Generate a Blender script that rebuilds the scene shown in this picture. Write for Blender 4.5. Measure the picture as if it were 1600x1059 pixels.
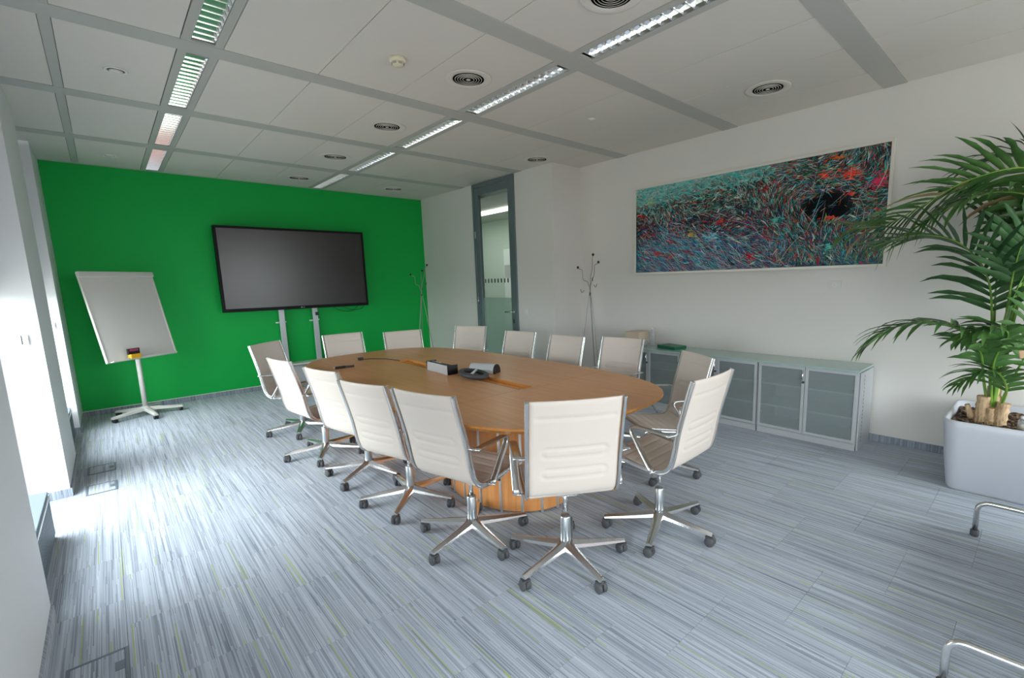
import bpy, bmesh, math, random
from mathutils import Vector, Matrix
random.seed(7)
PI = math.pi
S = bpy.context.scene
for o in list(bpy.data.objects): bpy.data.objects.remove(o)
COL = S.collection

# ------------------------------------------------------------------ camera
cam_d = bpy.data.cameras.new('camera'); cam = bpy.data.objects.new('camera', cam_d); COL.objects.link(cam)
F, YAW, PITCH, ROLL, CX, CY = 735.14, .7568, -.1504, -.0259, 865.48, 550.34
fwd = Vector((math.sin(YAW)*math.cos(PITCH), math.cos(YAW)*math.cos(PITCH), math.sin(PITCH)))
rt = Vector((math.cos(YAW), -math.sin(YAW), 0)); up = rt.cross(fwd)
r2 = math.cos(ROLL)*rt + math.sin(ROLL)*up; u2 = -math.sin(ROLL)*rt + math.cos(ROLL)*up
m = Matrix((r2, u2, -fwd)).transposed().to_4x4(); m.translation = (0, 0, 1.439)
cam.matrix_world = m
cam_d.sensor_width = 36; cam_d.lens = F/1600*36
cam_d.shift_x = -(CX-800)/1600; cam_d.shift_y = (CY-529.5)/1600
cam_d.clip_start = .02
S.camera = cam

# ------------------------------------------------------------------ light
S.view_settings.view_transform = 'Standard'; S.view_settings.look = 'None'
S.view_settings.gamma = 1; S.view_settings.use_curve_mapping = False
S.view_settings.exposure = 0.12
SKY = 17.5
w = bpy.data.worlds.new('overcast_sky'); S.world = w; w.use_nodes = True
nt = w.node_tree; nt.nodes.clear()
wo = nt.nodes.new('ShaderNodeOutputWorld'); bg = nt.nodes.new('ShaderNodeBackground')
tc = nt.nodes.new('ShaderNodeTexCoord'); sx = nt.nodes.new('ShaderNodeSeparateXYZ'); cr = nt.nodes.new('ShaderNodeValToRGB')
mr = nt.nodes.new('ShaderNodeMapRange'); mr.inputs[1].default_value = -1
nt.links.new(tc.outputs['Generated'], sx.inputs[0]); nt.links.new(sx.outputs[2], mr.inputs[0]); nt.links.new(mr.outputs[0], cr.inputs[0])
# standard overcast sky: brighter overhead than at the horizon, dull ground below
cr.color_ramp.elements[0].position = .48; cr.color_ramp.elements[0].color = (.20, .20, .19, 1)
cr.color_ramp.elements[1].position = 1.0; cr.color_ramp.elements[1].color = (.93, .96, 1, 1)
e_ = cr.color_ramp.elements.new(.51); e_.color = (.55, .57, .60, 1)
nt.links.new(cr.outputs[0], bg.inputs[0]); bg.inputs[1].default_value = SKY; nt.links.new(bg.outputs[0], wo.inputs[0])

XW, XB, XL, XG = 4.69, 4.19, -.34, -.60     # right wall, door wall, pier face, window plane
YG, YJ, YR, H = 7.70, 4.39, -2.60, 2.884     # green wall, jog, rear wall, ceiling height
WINS = [(-2.30, -.90), (-.35, .75), (2.97, 4.73), (5.72, 6.86)]
def area(name, loc, rot, sx_, sy_, power=0, portal=False, color=(1, 1, 1)):
    d = bpy.data.lights.new(name, 'AREA'); d.shape = 'RECTANGLE'; d.size = sx_; d.size_y = sy_
    d.energy = power; d.color = color; d.cycles.is_portal = portal
    o = bpy.data.objects.new(name, d); o.location = loc; o.rotation_euler = rot; COL.objects.link(o); return o
for a, b in WINS:
    area('window_portal', (XG-.12, (a+b)/2, 1.55), (0, -PI/2, 0), 2.6, b-a, portal=True)
for a, b, z0, z1 in ((.5, 1.7, .9, 2.6), (2.7, 4.4, .3, 2.6)): area('window_portal', ((a+b)/2, YR-.16, (z0+z1)/2), (PI/2, 0, 0), b-a, z1-z0, portal=True)

# ------------------------------------------------------------------ materials
def mat(name, color=(.8, .8, .8), rough=.5, metal=0, spec=.5, emit=None, es=1, bump=None):
    m = bpy.data.materials.new(name); m.use_nodes = True
    b = m.node_tree.nodes['Principled BSDF']
    b.inputs['Base Color'].default_value = (*color, 1); b.inputs['Roughness'].default_value = rough
    b.inputs['Metallic'].default_value = metal; b.inputs['Specular IOR Level'].default_value = spec
    if emit: b.inputs['Emission Color'].default_value = (*emit, 1); b.inputs['Emission Strength'].default_value = es
    N = m.node_tree.nodes; L = m.node_tree.links
    t = N.new('ShaderNodeTexCoord'); n = N.new('ShaderNodeTexNoise'); n.inputs['Scale'].default_value = bump[0] if bump else 40
    L.new(t.outputs['Object'], n.inputs[0])
    bp = N.new('ShaderNodeBump'); bp.inputs['Strength'].default_value = bump[1] if bump else .02; bp.inputs['Distance'].default_value = .002
    L.new(n.outputs[0], bp.inputs['Height']); L.new(bp.outputs[0], b.inputs['Normal'])
    return m
def nodes(m): return m.node_tree.nodes, m.node_tree.links, m.node_tree.nodes['Principled BSDF']
def math_node(N, L, op, a, b=None, c=None):
    n = N.new('ShaderNodeMath'); n.operation = op
    for i, v in enumerate((a, b, c)):
        if v is None: continue
        if isinstance(v, (int, float)): n.inputs[i].default_value = v
        else: L.new(v, n.inputs[i])
    return n.outputs[0]

M = {}
M['wall'] = mat('wall_paint', (.76, .735, .70), .65, bump=(120, .08))
M['pier'] = mat('pier_paint', (.75, .76, .78), .6, bump=(120, .08))
M['green'] = mat('green_paint', (.004, .43, .07), .55, spec=.25, bump=(150, .08))
M['coral'] = mat('coral_paint', (.72, .40, .33), .6)
M['tile'] = mat('ceiling_tile_white', (.77, .725, .67), .8, bump=(300, .15))
M['rail'] = mat('ceiling_rail_grey', (.54, .53, .50), .5)
M['void'] = mat('ceiling_void', (.12, .12, .12), .9)
M['white'] = mat('white_plastic', (.82, .82, .80), .35)
M['cream'] = mat('cream_plastic', (.80, .74, .55), .4)
M['duct_shade'] = mat('duct_shade_black', (.01, .01, .01), 1, spec=0)
M['black'] = mat('black_plastic', (.012, .012, .014), .35)
M['dark'] = mat('dark_grey_plastic', (.05, .052, .06), .5)
M['caster'] = mat('caster_rubber', (.075, .078, .085), .55)
M['alu'] = mat('polished_aluminium', (.76, .76, .76), .24, 1)
M['alu_matte'] = mat('satin_aluminium', (.62, .65, .67), .32, 1)
M['mirror'] = mat('louvre_mirror', (.92, .92, .92), .12, 1)
M['silver'] = mat('silver_lacquer', (.56, .58, .60), .35, .15)
M['slate'] = mat('slate_frame', (.16, .20, .22), .4, .2)
M['winframe'] = mat('window_frame_blue', (.035, .05, .085), .4)
M['bench'] = mat('radiator_grey', (.13, .165, .20), .5)
M['fabric'] = mat('cream_leather', (.71, .63, .565), .5, spec=.3, bump=(260, .15))
M['stitch'] = mat('grey_seam', (.45, .40, .36), .7)
M['green_box'] = mat('green_card', (.0, .14, .06), .45)
M['pot'] = mat('pot_lacquer', (.60, .62, .68), .32)
M['canvas_frame'] = mat('pale_frame', (.78, .75, .68), .3, .1)
M['pine'] = mat('pale_wood', (.72, .47, .27), .5)
M['yellow'] = mat('yellow_plastic', (.85, .45, .02), .4)
M['magenta'] = mat('magenta_print', (.40, .06, .14), .4)
M['lamp'] = mat('corridor_lamp', (1, 1, 1), .5, emit=(1, .97, .9), es=3)
M['tube'] = mat('fluorescent_tube', (.85, .85, .82), .2)
M['wallgreen'] = mat('corridor_paint', (.62, .70, .63), .6)
M['paper'] = mat('paper', (.85, .87, .86), .6)
M['beech'] = mat('beige_card', (.72, .58, .45), .6)
M['mesh_dark'] = mat('seat_dark', (.02, .03, .035), .7)

def wood(name, c1, c2, scale=(14, .9, 14), rough=.32):
    m = mat(name, c1, rough, spec=.3); N, L, B = nodes(m)
    g = N.new('ShaderNodeNewGeometry'); mp = N.new('ShaderNodeMapping'); mp.inputs['Scale'].default_value = scale
    n = N.new('ShaderNodeTexNoise'); n.inputs['Scale'].default_value = 2.2; n.inputs['Detail'].default_value = 6; n.inputs['Distortion'].default_value = .6
    L.new(g.outputs['Position'], mp.inputs[0]); L.new(mp.outputs[0], n.inputs[0])
    r = N.new('ShaderNodeValToRGB'); r.color_ramp.elements[0].position = .33; r.color_ramp.elements[1].position = .68
    r.color_ramp.elements[0].color = (*c1, 1); r.color_ramp.elements[1].color = (*c2, 1)
    L.new(n.outputs[0], r.inputs[0]); L.new(r.outputs[0], B.inputs['Base Color']); return m
M['wood'] = wood('cherry_veneer', (.70, .33, .14), (.78, .41, .20))
M['wood_edge'] = wood('cherry_edge', (.62, .24, .05), (.70, .31, .08))
M['wood_slot'] = wood('orange_slot_lining', (.70, .26, .05), (.78, .33, .08))
M['wood_ped'] = wood('cherry_pedestal', (.62, .25, .08), (.72, .33, .12), (14, 14, .9))
M['trunk'] = wood('palm_trunk_bark', (.32, .19, .10), (.74, .54, .34), (30, 30, 5), .8)

def glass(name, tint=(.95, .98, .97), rough=.02, diff=None, df=.0, gloss=.08):
    m = bpy.data.materials.new(name); m.use_nodes = True; N = m.node_tree.nodes; L = m.node_tree.links; N.clear()
    o = N.new('ShaderNodeOutputMaterial'); t = N.new('ShaderNodeBsdfTransparent'); t.inputs[0].default_value = (*tint, 1)
    g = N.new('ShaderNodeBsdfGlossy'); g.inputs['Roughness'].default_value = rough
    fr = N.new('ShaderNodeFresnel'); fr.inputs[0].default_value = 1.5
    mx = N.new('ShaderNodeMixShader'); ge = N.new('ShaderNodeNewGeometry')
    mm_ = N.new('ShaderNodeMath'); mm_.operation = 'SUBTRACT'; mm_.inputs[0].default_value = 1; L.new(ge.outputs['Backfacing'], mm_.inputs[1])
    m3_ = N.new('ShaderNodeMath'); m3_.operation = 'MULTIPLY'; L.new(fr.outputs[0], m3_.inputs[0]); L.new(mm_.outputs[0], m3_.inputs[1]); L.new(m3_.outputs[0], mx.inputs[0])
    src = t.outputs[0]
    if df:
        d = N.new('ShaderNodeBsdfDiffuse'); d.inputs[0].default_value = (*diff, 1)
        m2 = N.new('ShaderNodeMixShader'); m2.inputs[0].default_value = df
        L.new(t.outputs[0], m2.inputs[1]); L.new(d.outputs[0], m2.inputs[2]); src = m2.outputs[0]
    L.new(src, mx.inputs[1]); L.new(g.outputs[0], mx.inputs[2]); L.new(mx.outputs[0], o.inputs[0]); return m
M['glass'] = glass('window_glass')
M['door_glass'] = glass('door_glass', (.90, .95, .92))
M['frost'] = glass('frosted_film', (.80, .88, .84), .3, (.50, .62, .56), .38)
M['cab_glass'] = glass('satin_cabinet_glass', (.86, .90, .90), .25, (.46, .52, .53), .36)
M['top_glass'] = mat('green_glass_top', (.42, .56, .53), .12, bump=(5, .0))
M['bottle'] = glass('clear_bottle', (.88, .90, .92), .05, (.8, .8, .85), .25)
# TV screen
M['screen'] = mat('tv_screen', (.020, .017, .016), .27, spec=.7)

def carpet(name, dark=1.0, lime=True):
    m = mat(name, (.3, .33, .38), .95, spec=.25); N, L, B = nodes(m)
    g = N.new('ShaderNodeNewGeometry'); s = N.new('ShaderNodeSeparateXYZ'); L.new(g.outputs['Position'], s.inputs[0])
    oi = N.new('ShaderNodeObjectInfo')
    X, Y = s.outputs[0], math_node(N, L, 'ADD', s.outputs[1], s.outputs[2])
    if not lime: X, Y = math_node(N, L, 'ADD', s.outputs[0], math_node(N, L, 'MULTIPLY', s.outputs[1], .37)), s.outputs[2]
    xs = math_node(N, L, 'FLOOR', math_node(N, L, 'MULTIPLY', X, 280))
    wn = N.new('ShaderNodeTexWhiteNoise'); wn.noise_dimensions = '1D'; L.new(xs, wn.inputs['W'])
    ys = math_node(N, L, 'FLOOR', math_node(N, L, 'ADD', math_node(N, L, 'MULTIPLY', Y, 2.1), math_node(N, L, 'MULTIPLY', wn.outputs[0], 37)))
    cb = N.new('ShaderNodeCombineXYZ'); L.new(xs, cb.inputs[0]); L.new(ys, cb.inputs[1])
    L.new(math_node(N, L, 'MULTIPLY', oi.outputs['Random'], 50), cb.inputs[2])
    w2 = N.new('ShaderNodeTexWhiteNoise'); w2.noise_dimensions = '3D'; L.new(cb.outputs[0], w2.inputs[0])
    # broad streaks
    mp = N.new('ShaderNodeMapping'); mp.inputs['Scale'].default_value = (55, 1.1, 1); L.new(g.outputs['Position'], mp.inputs[0])
    no = N.new('ShaderNodeTexNoise'); no.inputs['Scale'].default_value = 1; no.inputs['Detail'].default_value = 3; L.new(mp.outputs[0], no.inputs[0])
    v = math_node(N, L, 'ADD', math_node(N, L, 'MULTIPLY', w2.outputs[0], .38), math_node(N, L, 'MULTIPLY', no.outputs[0], .84))
    v = math_node(N, L, 'ADD', v, math_node(N, L, 'MULTIPLY', oi.outputs['Random'], .05))
    r = N.new('ShaderNodeValToRGB'); e = r.color_ramp.elements
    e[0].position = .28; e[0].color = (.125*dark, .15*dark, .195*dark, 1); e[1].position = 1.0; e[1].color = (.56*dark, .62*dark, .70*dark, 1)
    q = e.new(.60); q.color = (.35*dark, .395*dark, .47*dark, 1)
    L.new(v, r.inputs[0]); src = r.outputs[0]
    if lime:
        gt = math_node(N, L, 'GREATER_THAN', w2.outputs[0], .980)
        mx = N.new('ShaderNodeMixRGB'); L.new(gt, mx.inputs[0]); L.new(src, mx.inputs[1]); mx.inputs[2].default_value = (.36, .44, .12, 1); src = mx.outputs[0]
    L.new(src, B.inputs['Base Color'])
    B.inputs['Sheen Weight'].default_value = .25; B.inputs['Sheen Roughness'].default_value = .5
    bp = [n for n in N if n.type == 'BUMP'][0]; bp.inputs['Strength'].default_value = .35; bp.inputs['Distance'].default_value = .004
    L.new(w2.outputs[0], bp.inputs['Height'])
    return m
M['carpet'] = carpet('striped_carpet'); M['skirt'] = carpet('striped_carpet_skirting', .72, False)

def soilmat():
    m = mat('bark_soil', (.07, .04, .025), .95); N, L, B = nodes(m)
    t = N.new('ShaderNodeTexCoord'); n = N.new('ShaderNodeTexNoise'); n.inputs['Scale'].default_value = 26; n.inputs['Detail'].default_value = 6
    L.new(t.outputs['Object'], n.inputs[0]); r = N.new('ShaderNodeValToRGB'); r.color_ramp.elements[0].position = .42; r.color_ramp.elements[1].position = .66
    r.color_ramp.elements[0].color = (.035, .02, .013, 1); r.color_ramp.elements[1].color = (.30, .20, .14, 1)
    L.new(n.outputs[0], r.inputs[0]); L.new(r.outputs[0], B.inputs['Base Color']); return m
M['soil'] = soilmat()
def leafmat(name, c1, c2, rough=.38):
    m = mat(name, c1, rough, spec=.3); N, L, B = nodes(m)
    g = N.new('ShaderNodeNewGeometry'); n = N.new('ShaderNodeTexNoise'); n.inputs['Scale'].default_value = 7; L.new(g.outputs['Position'], n.inputs[0])
    r = N.new('ShaderNodeValToRGB'); r.color_ramp.elements[0].position = .35; r.color_ramp.elements[1].position = .7
    r.color_ramp.elements[0].color = (*c1, 1); r.color_ramp.elements[1].color = (*c2, 1)
    L.new(n.outputs[0], r.inputs[0]); L.new(r.outputs[0], B.inputs['Base Color']); return m
M['leaf'] = leafmat('palm_leaf', (.045, .13, .03), (.12, .26, .07))
M['leaf_dark'] = leafmat('palm_leaf_dark', (.022, .075, .022), (.055, .15, .045))
M['leaf_lime'] = leafmat('palm_leaf_bright', (.11, .33, .03), (.20, .45, .05))
M['leaf_dry'] = leafmat('palm_leaf_dry_tip', (.40, .27, .13), (.20, .20, .07))
M['stem'] = leafmat('palm_stem', (.12, .26, .04), (.26, .42, .07))

# ------------------------------------------------------------------ mesh helpers
class MB:
    def __init__(s): s.v = []; s.f = []; s.sm = []
    def add(s, v, f, sm=False):
        n = len(s.v); s.v += [tuple(p) for p in v]; s.f += [tuple(i+n for i in q) for q in f]; s.sm += [sm]*len(f); return s
    def box(s, x0, x1, y0, y1, z0, z1, M_=None):
        v = [Vector(p) for p in ((x0,y0,z0),(x1,y0,z0),(x1,y1,z0),(x0,y1,z0),(x0,y0,z1),(x1,y0,z1),(x1,y1,z1),(x0,y1,z1))]
        if M_: v = [M_ @ p for p in v]
        return s.add(v, [(0,3,2,1),(4,5,6,7),(0,1,5,4),(1,2,6,5),(2,3,7,6),(3,0,4,7)])
    def lathe(s, prof, c=(0, 0, 0), n=24, M_=None, sm=True):
        v = []; k = len(prof)
        for i in range(n):
            a = 2*PI*i/n
            for r, z in prof: v.append(Vector((r*math.cos(a), r*math.sin(a), z)))
        if M_: v = [M_ @ p for p in v]
        v = [p+Vector(c) for p in v]
        f = [(i*k+j, ((i+1) % n)*k+j, ((i+1) % n)*k+j+1, i*k+j+1) for i in range(n) for j in range(k-1)]
        s.add(v, f, sm); b = len(s.v)-len(v)
        if prof[0] == prof[-1]: return s
        if prof[0][0] > 1e-5: s.f.append(tuple(b+i*k for i in reversed(range(n)))); s.sm.append(False)
        if prof[-1][0] > 1e-5: s.f.append(tuple(b+i*k+k-1 for i in range(n))); s.sm.append(False)
        return s
    def cyl(s, a, b, r, n=12, r2=None):
        a = Vector(a); b = Vector(b); d = b-a; q = d.to_track_quat('Z', 'Y').to_matrix().to_4x4()
        return s.lathe([(r, 0), (r2 if r2 is not None else r, d.length)], a, n, q)
    def tube(s, pts, r, n=8, sm=True, cap=True, prof=None, upv=None):
        pts = [Vector(p) for p in pts]; k = len(pts); rs = r if isinstance(r, (list, tuple)) else [r]*k
        T = [(pts[min(i+1, k-1)]-pts[max(i-1, 0)]).normalized() for i in range(k)]
        ref = Vector(upv) if upv else (Vector((0, 0, 1)) if abs(T[0].z) < .9 else Vector((1, 0, 0)))
        v = []
        for i in range(k):
            A = T[i].cross(ref)
            if A.length < 1e-4: A = T[i].orthogonal()
            A.normalize(); Bn = A.cross(T[i]).normalized()
            if not upv: ref = Bn
            if prof: v += [pts[i]+A*px*rs[i]+Bn*py*rs[i] for px, py in prof]
            else: v += [pts[i]+(A*math.cos(2*PI*j/n)+Bn*math.sin(2*PI*j/n))*rs[i] for j in range(n)]
        if prof: n = len(prof)
        f = [(i*n+j, i*n+(j+1) % n, (i+1)*n+(j+1) % n, (i+1)*n+j) for i in range(k-1) for j in range(n)]
        s.add(v, f, sm); b = len(s.v)-len(v)
        if cap:
            s.f.append(tuple(b+j for j in reversed(range(n)))); s.sm.append(False)
            s.f.append(tuple(b+(k-1)*n+j for j in range(n))); s.sm.append(False)
        return s
    def prism(s, poly, z0, z1, M_=None, sm=False):
        n = len(poly); v = [Vector((x, y, z0)) for x, y in poly]+[Vector((x, y, z1)) for x, y in poly]
        if M_: v = [M_ @ p for p in v]
        s.add(v, [(i, (i+1) % n, n+(i+1) % n, n+i) for i in range(n)], sm)
        b = len(s.v)-2*n; s.f.append(tuple(b+i for i in reversed(range(n)))); s.f.append(tuple(b+n+i for i in range(n))); s.sm += [False, False]
        return s
    def mesh(s, name, m):
        me = bpy.data.meshes.new(name); me.from_pydata(s.v, [], s.f)
        me.polygons.foreach_set('use_smooth', s.sm); me.materials.append(m); me.update()
        bm = bmesh.new(); bm.from_mesh(me); bmesh.ops.recalc_face_normals(bm, faces=bm.faces); bm.to_mesh(me); bm.free()
        return me
    def build(s, name, m, parent=None, bevel=0, seg=2):
        o = bpy.data.objects.new(name, s.mesh(name, m)); COL.objects.link(o); o.parent = parent
        if bevel:
            b = o.modifiers.new('bevel', 'BEVEL'); b.width = bevel; b.segments = seg; b.limit_method = 'ANGLE'; b.angle_limit = .6
        return o
def B(*a): return MB().box(*a)
def thing(name, label, cat, loc=(0, 0, 0), rz=0, group=None):
    o = bpy.data.objects.new(name, None); COL.objects.link(o); o.location = loc; o.rotation_euler = (0, 0, rz); o.empty_display_size = .1
    return tag(o, label, cat, group)
def tag(o, label, cat, group=None):
    o['label'] = label; o['category'] = cat
    if group: o['group'] = group
    return o
def struct(name, mb, m, parent=None, bevel=0):
    o = mb.build(name, m, parent, bevel)
    if parent is None: o['kind'] = 'structure'
    return o
def copy_tree(o, parent=None):
    c = o.copy(); COL.objects.link(c); c.parent = parent
    for ch in list(o.children): copy_tree(ch, c)
    return c
def lerp(a, b, t): return a+(b-a)*t
def catmull(P, n):
    P = [Vector(p) for p in P]; Q = [P[0]*2-P[1]]+P+[P[-1]*2-P[-2]]; out = []
    for i in range(1, len(Q)-2):
        for k in range(n):
            t = k/n; a, b, c, d = Q[i-1:i+3]
            out.append(.5*((2*b)+(c-a)*t+(2*a-5*b+4*c-d)*t*t+(3*b-a-3*c+d)*t**3))
    return out+[P[-1]]

# ================================================================== STRUCTURE
# floor slab with carpet tiles
floor = struct('floor', B(XG-.1, XW+.1, YR-.1, YG+.1, -.12, -.008), M['dark'])
floor['label'] = 'floor of striped blue grey carpet tiles'
tm = B(-.2495, .2495, -.2495, .2495, -.008, 0).mesh('carpet_tile', M['carpet'])
nx = 0; x = XG
cols = []
while x < XW-.01:
    cols.append((x, min(x+.5, XW))); x += .5
cache = {}
for ci, (xa, xb) in enumerate(cols):
    y = YR-(.0 if ci % 2 == 0 else .25)
    while y < YG-.01:
        ya, yb = max(y, YR), min(y+.5, YG); y += .5
        if yb-ya < .02: continue
        key = (round(xb-xa, 3), round(yb-ya, 3))
        if key not in cache:
            hx, hy = key[0]/2-.0006, key[1]/2-.0006; cache[key] = B(-hx, hx, -hy, hy, -.008, 0).mesh('carpet_tile', M['carpet'])
        o = bpy.data.objects.new('carpet_tile', cache[key]); COL.objects.link(o); o.parent = floor; o.location = ((xa+xb)/2, (ya+yb)/2, 0)

# walls
wg = struct('wall_far', B(XG-.3, XB+.12, YG, YG+.15, -.1, H+.2), M['green'])
struct('wall_right', B(XW, XW+.15, YR-.15, YJ+.12, -.1, H+.2), M['wall'])
DY0, DY1 = 5.13, 6.12
struct('wall_jog', B(XB, XW+.15, YJ, YJ+.12, -.1, H+.2), M['wall'])
struct('wall_door', MB().box(XB, XB+.12, YJ+.12, DY0, -.1, H+.2).box(XB, XB+.12, DY1, YG, -.1, H+.2).box(XB, XB+.12, DY0, DY1, H-.004, H+.2), M['wall'])
# rear wall, with unseen windows added to light the near side
struct('wall_rear', MB().box(XG-.3, .5, YR-.15, YR, -.1, H+.2).box(1.7, 2.7, YR-.15, YR, -.1, H+.2).box(4.4, XW+.15, YR-.15, YR, -.1, H+.2).box(.5, 1.7, YR-.15, YR, -.1, .9).box(.5, 1.7, YR-.15, YR, 2.6, H+.2).box(2.7, 4.4, YR-.15, YR, -.1, .3).box(2.7, 4.4, YR-.15, YR, 2.6, H+.2), M['coral'])
def window(name, x0, y0, x1, y1, z0, z1, parts):
    # window in a vertical plane from (x0,y0) to (x1,y1)
    d = Vector((x1-x0, y1-y0, 0)); Lw = d.length; d.normalize(); nrm = Vector((-d.y, d.x, 0))
    Mx = Matrix((d, nrm, Vector((0, 0, 1)))).transposed().to_4x4(); Mx.translation = (x0, y0, 0)
    f = .055; mb = MB()
    mb.box(0, f, -.035, .035, z0, z1, Mx).box(Lw-f, Lw, -.035, .035, z0, z1, Mx).box(f, Lw-f, -.035, .035, z0, z0+f, Mx).box(f, Lw-f, -.035, .035, z1-f, z1, Mx)
    for i in range(1, parts): c = Lw*i/parts; mb.box(c-f/2, c+f/2, -.035, .035, z0+f, z1-f, Mx)
    o = struct(name, mb, M['winframe'])
    for i in range(parts):
        a = Lw*i/parts+(f if i == 0 else f/2); b = Lw*(i+1)/parts-(f if i == parts-1 else f/2)
        MB().box(a, b, -.006, .006, z0+f, z1-f, Mx).build('pane', M['glass'], o)
    return o
M['added_blind'] = mat('added_roller_blind', (.55, .56, .57), .8)  # unseen blinds, added to cut the light from the side windows
for i, (a, b) in enumerate(WINS):
    wo_ = window('window_%d' % (i+1), XG, a, XG, b, .02, H-.02, 1 if b-a < 1.3 else 2)
    bl_ = B(XG+.045, XG+.048, a+.02, b-.02, 1.45, H-.06).cyl((XG+.055, a+.02, H-.05), (XG+.055, b-.02, H-.05), .03, 12).cyl((XG+.0465, a+.02, 1.45), (XG+.0465, b-.02, 1.45), .010, 8)
    bl_.build('added_roller_blind', M['added_blind'], wo_)
window('window_5', .5, YR-.08, 1.7, YR-.08, .9, 2.6, 1); window('window_6', 2.7, YR-.08, 4.4, YR-.08, .3, 2.6, 2)  # invented windows behind the camera, sized for the light they let in
# piers along the window side
edges = [(YR, -2.30), (-.90, -.35), (.75, 2.97), (4.73, 5.72), (6.86, YG)]
for k, (a, b) in enumerate(edges):
    p = struct('wall_left', B(XG-.12, XL if k else XL, a, b, -.05, H+.1), M['pier'], bevel=0)
# ceiling
ceil = struct('ceiling', B(XG-.2, XW+.1, YR-.1, YG+.1, H+.16, H+.22), M['void'])
bands = [.9945+1.35*k for k in range(-3, 6)]
BWH = .0775
for c in bands:
    if c+BWH < YR or c-BWH > YG: continue
    B(XG-.05, XW, max(c-BWH, YR), min(c+BWH, YG), H-.004, H+.02).build('ceiling_rail', M['rail'], ceil)
S1 = (.503, .712); S2 = (2.363, 2.587)
xs = [(XG-.05, -.075), (-.025, S1[0]), (S1[1], 1.254), (1.254, 1.812), (1.812, S2[0]), (S2[1], 3.124), (3.124, 3.680), (3.680, 4.245), (4.245, XW)]
tc_ = {}
bays = []
ys_ = [YR]+[v for c in bands for v in (c-BWH, c+BWH) if YR < v < YG]+[YG]
ys_ = sorted(ys_)
segs = []
for i in range(len(ys_)-1):
    mid = (ys_[i]+ys_[i+1])/2
    if all(abs(mid-c) > BWH for c in bands): segs.append((ys_[i], ys_[i+1]))
for (ya, yb) in segs:
    for (xa, xb) in xs:
        key = (round(xb-xa, 3), round(yb-ya, 3)); hx, hy = key[0]/2-.003, key[1]/2-.002
        if key not in tc_: tc_[key] = B(-hx, hx, -hy, hy, 0, .02).mesh('ceiling_tile', M['tile'])
        o = bpy.data.objects.new('ceiling_tile', tc_[key]); COL.objects.link(o); o.parent = ceil; o.location = ((xa+xb)/2, (ya+yb)/2, H)
    B(-.075, -.025, ya, yb, H-.003, H+.015).build('ceiling_rail', M['rail'], ceil)
# dark backing strips above the open joints
for xj in (1.254, 1.812, 3.124, 3.680, 4.245):
    B(xj-.02, xj+.02, YR, YG, H+.021, H+.03).build('ceiling_joint', M['rail'], ceil)

# skirtings of carpet, thin pale bead along the green wall
SK = .06
struct('baseboard_far', B(XL, XB, YG-.012, YG, 0, SK), M['skirt'])
struct('trim_1', B(XL, XB, YG-.013, YG, SK, SK+.006), M['white'])
struct('baseboard_right', B(XW-.012, XW, YR, YJ, 0, SK), M['skirt'])
struct('baseboard_jog', B(XB, XW-.012, YJ-.012, YJ, 0, SK), M['skirt'])
struct('baseboard_door', MB().box(XB-.012, XB, YJ-.012, DY0, 0, SK).box(XB-.012, XB, DY1, YG-.013, 0, SK), M['skirt'])
for k, (a, b) in enumerate(edges):
    mb = MB().box(XL, XL+.010, a, b if k < 4 else YG-.013, 0, SK)
    if a > YR: mb.box(XG+.04, XL+.010, a-.010, a, 0, SK)
    struct('baseboard_left', mb, M['skirt'])

# corridor beyond the glass door
struct('floor_corridor', B(XB+.12, 6.2, YJ+.12, 9.2, -.12, 0), M['skirt'])
struct('wall_corridor', MB().box(6.1, 6.2, YJ+.12, 9.2, 0, H).box(XB+.12, 6.2, 9.1, 9.2, 0, H).box(XW+.15, 6.2, YJ+.02, YJ+.12, 0, H).box(XB+.12, XB+.2, YG+.15, 9.2, 0, H), M['wallgreen'])
struct('ceiling_corridor', B(XB+.12, 6.2, YJ+.12, 9.2, 2.70, 2.8), M['rail'])
cl = tag(B(5.1, 5.25, 5.6, 8.8, 2.66, 2.698).build('corridor_light', M['lamp']), 'long lit strip light on the corridor ceiling seen through the glass door', 'lamp')
area('corridor_lamp_glow', (5.17, 7.2, 2.64), (0, 0, 0), .15, 3.0, 15)
tag(B(6.02, 6.098, 6.9, 7.8, .0, 2.1).build('corridor_door', M['paper'], bevel=.004), 'pale door in the corridor seen through the glass door', 'door')

# glass door
dr = struct('door_1', MB().box(XB-.02, XB+.10, DY0, DY0+.05, 0, H-.005).box(XB-.02, XB+.10, DY1-.05, DY1, 0, H-.005).box(XB-.02, XB+.10, DY0+.05, DY1-.05, H-.06, H-.005), M['slate'], bevel=.003)
la, lb = DY0+.053, DY1-.053
lf = MB()
lf.box(XB-.012, XB+.04, la, la+.09, .01, H-.065).box(XB-.012, XB+.04, lb-.09, lb, .01, H-.065).box(XB-.012, XB+.04, la+.09, lb-.09, .01, .12).box(XB-.012, XB+.04, la+.09, lb-.09, H-.17, H-.065)
leaf = lf.build('door_leaf', M['slate'], dr, .004)
B(XB+.01, XB+.02, la+.09, lb-.09, .12, H-.17).build('glass_pane', M['door_glass'], leaf)
B(XB+.005, XB+.0095, la+.09, lb-.09, .12, 1.22).build('frosted_film', M['frost'], leaf)
hd = MB().tube([(XB-.012, la+.045, 1.02), (XB-.055, la+.045, 1.02), (XB-.06, la+.06, 1.02), (XB-.06, la+.18, 1.02)], .009, 8)
hd.lathe([(.0, 0), (.024, 0), (.024, .006), (0, .006)], (XB-.018, la+.045, 1.02), 16, Matrix.Rotation(PI/2, 4, 'Y'))
hd.build('door_handle', M['alu_matte'], leaf)
B(XB-.02, XB-.012, la+.03, la+.06, .86, .92).build('lock_plate', M['dark'], leaf, .002)
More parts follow.
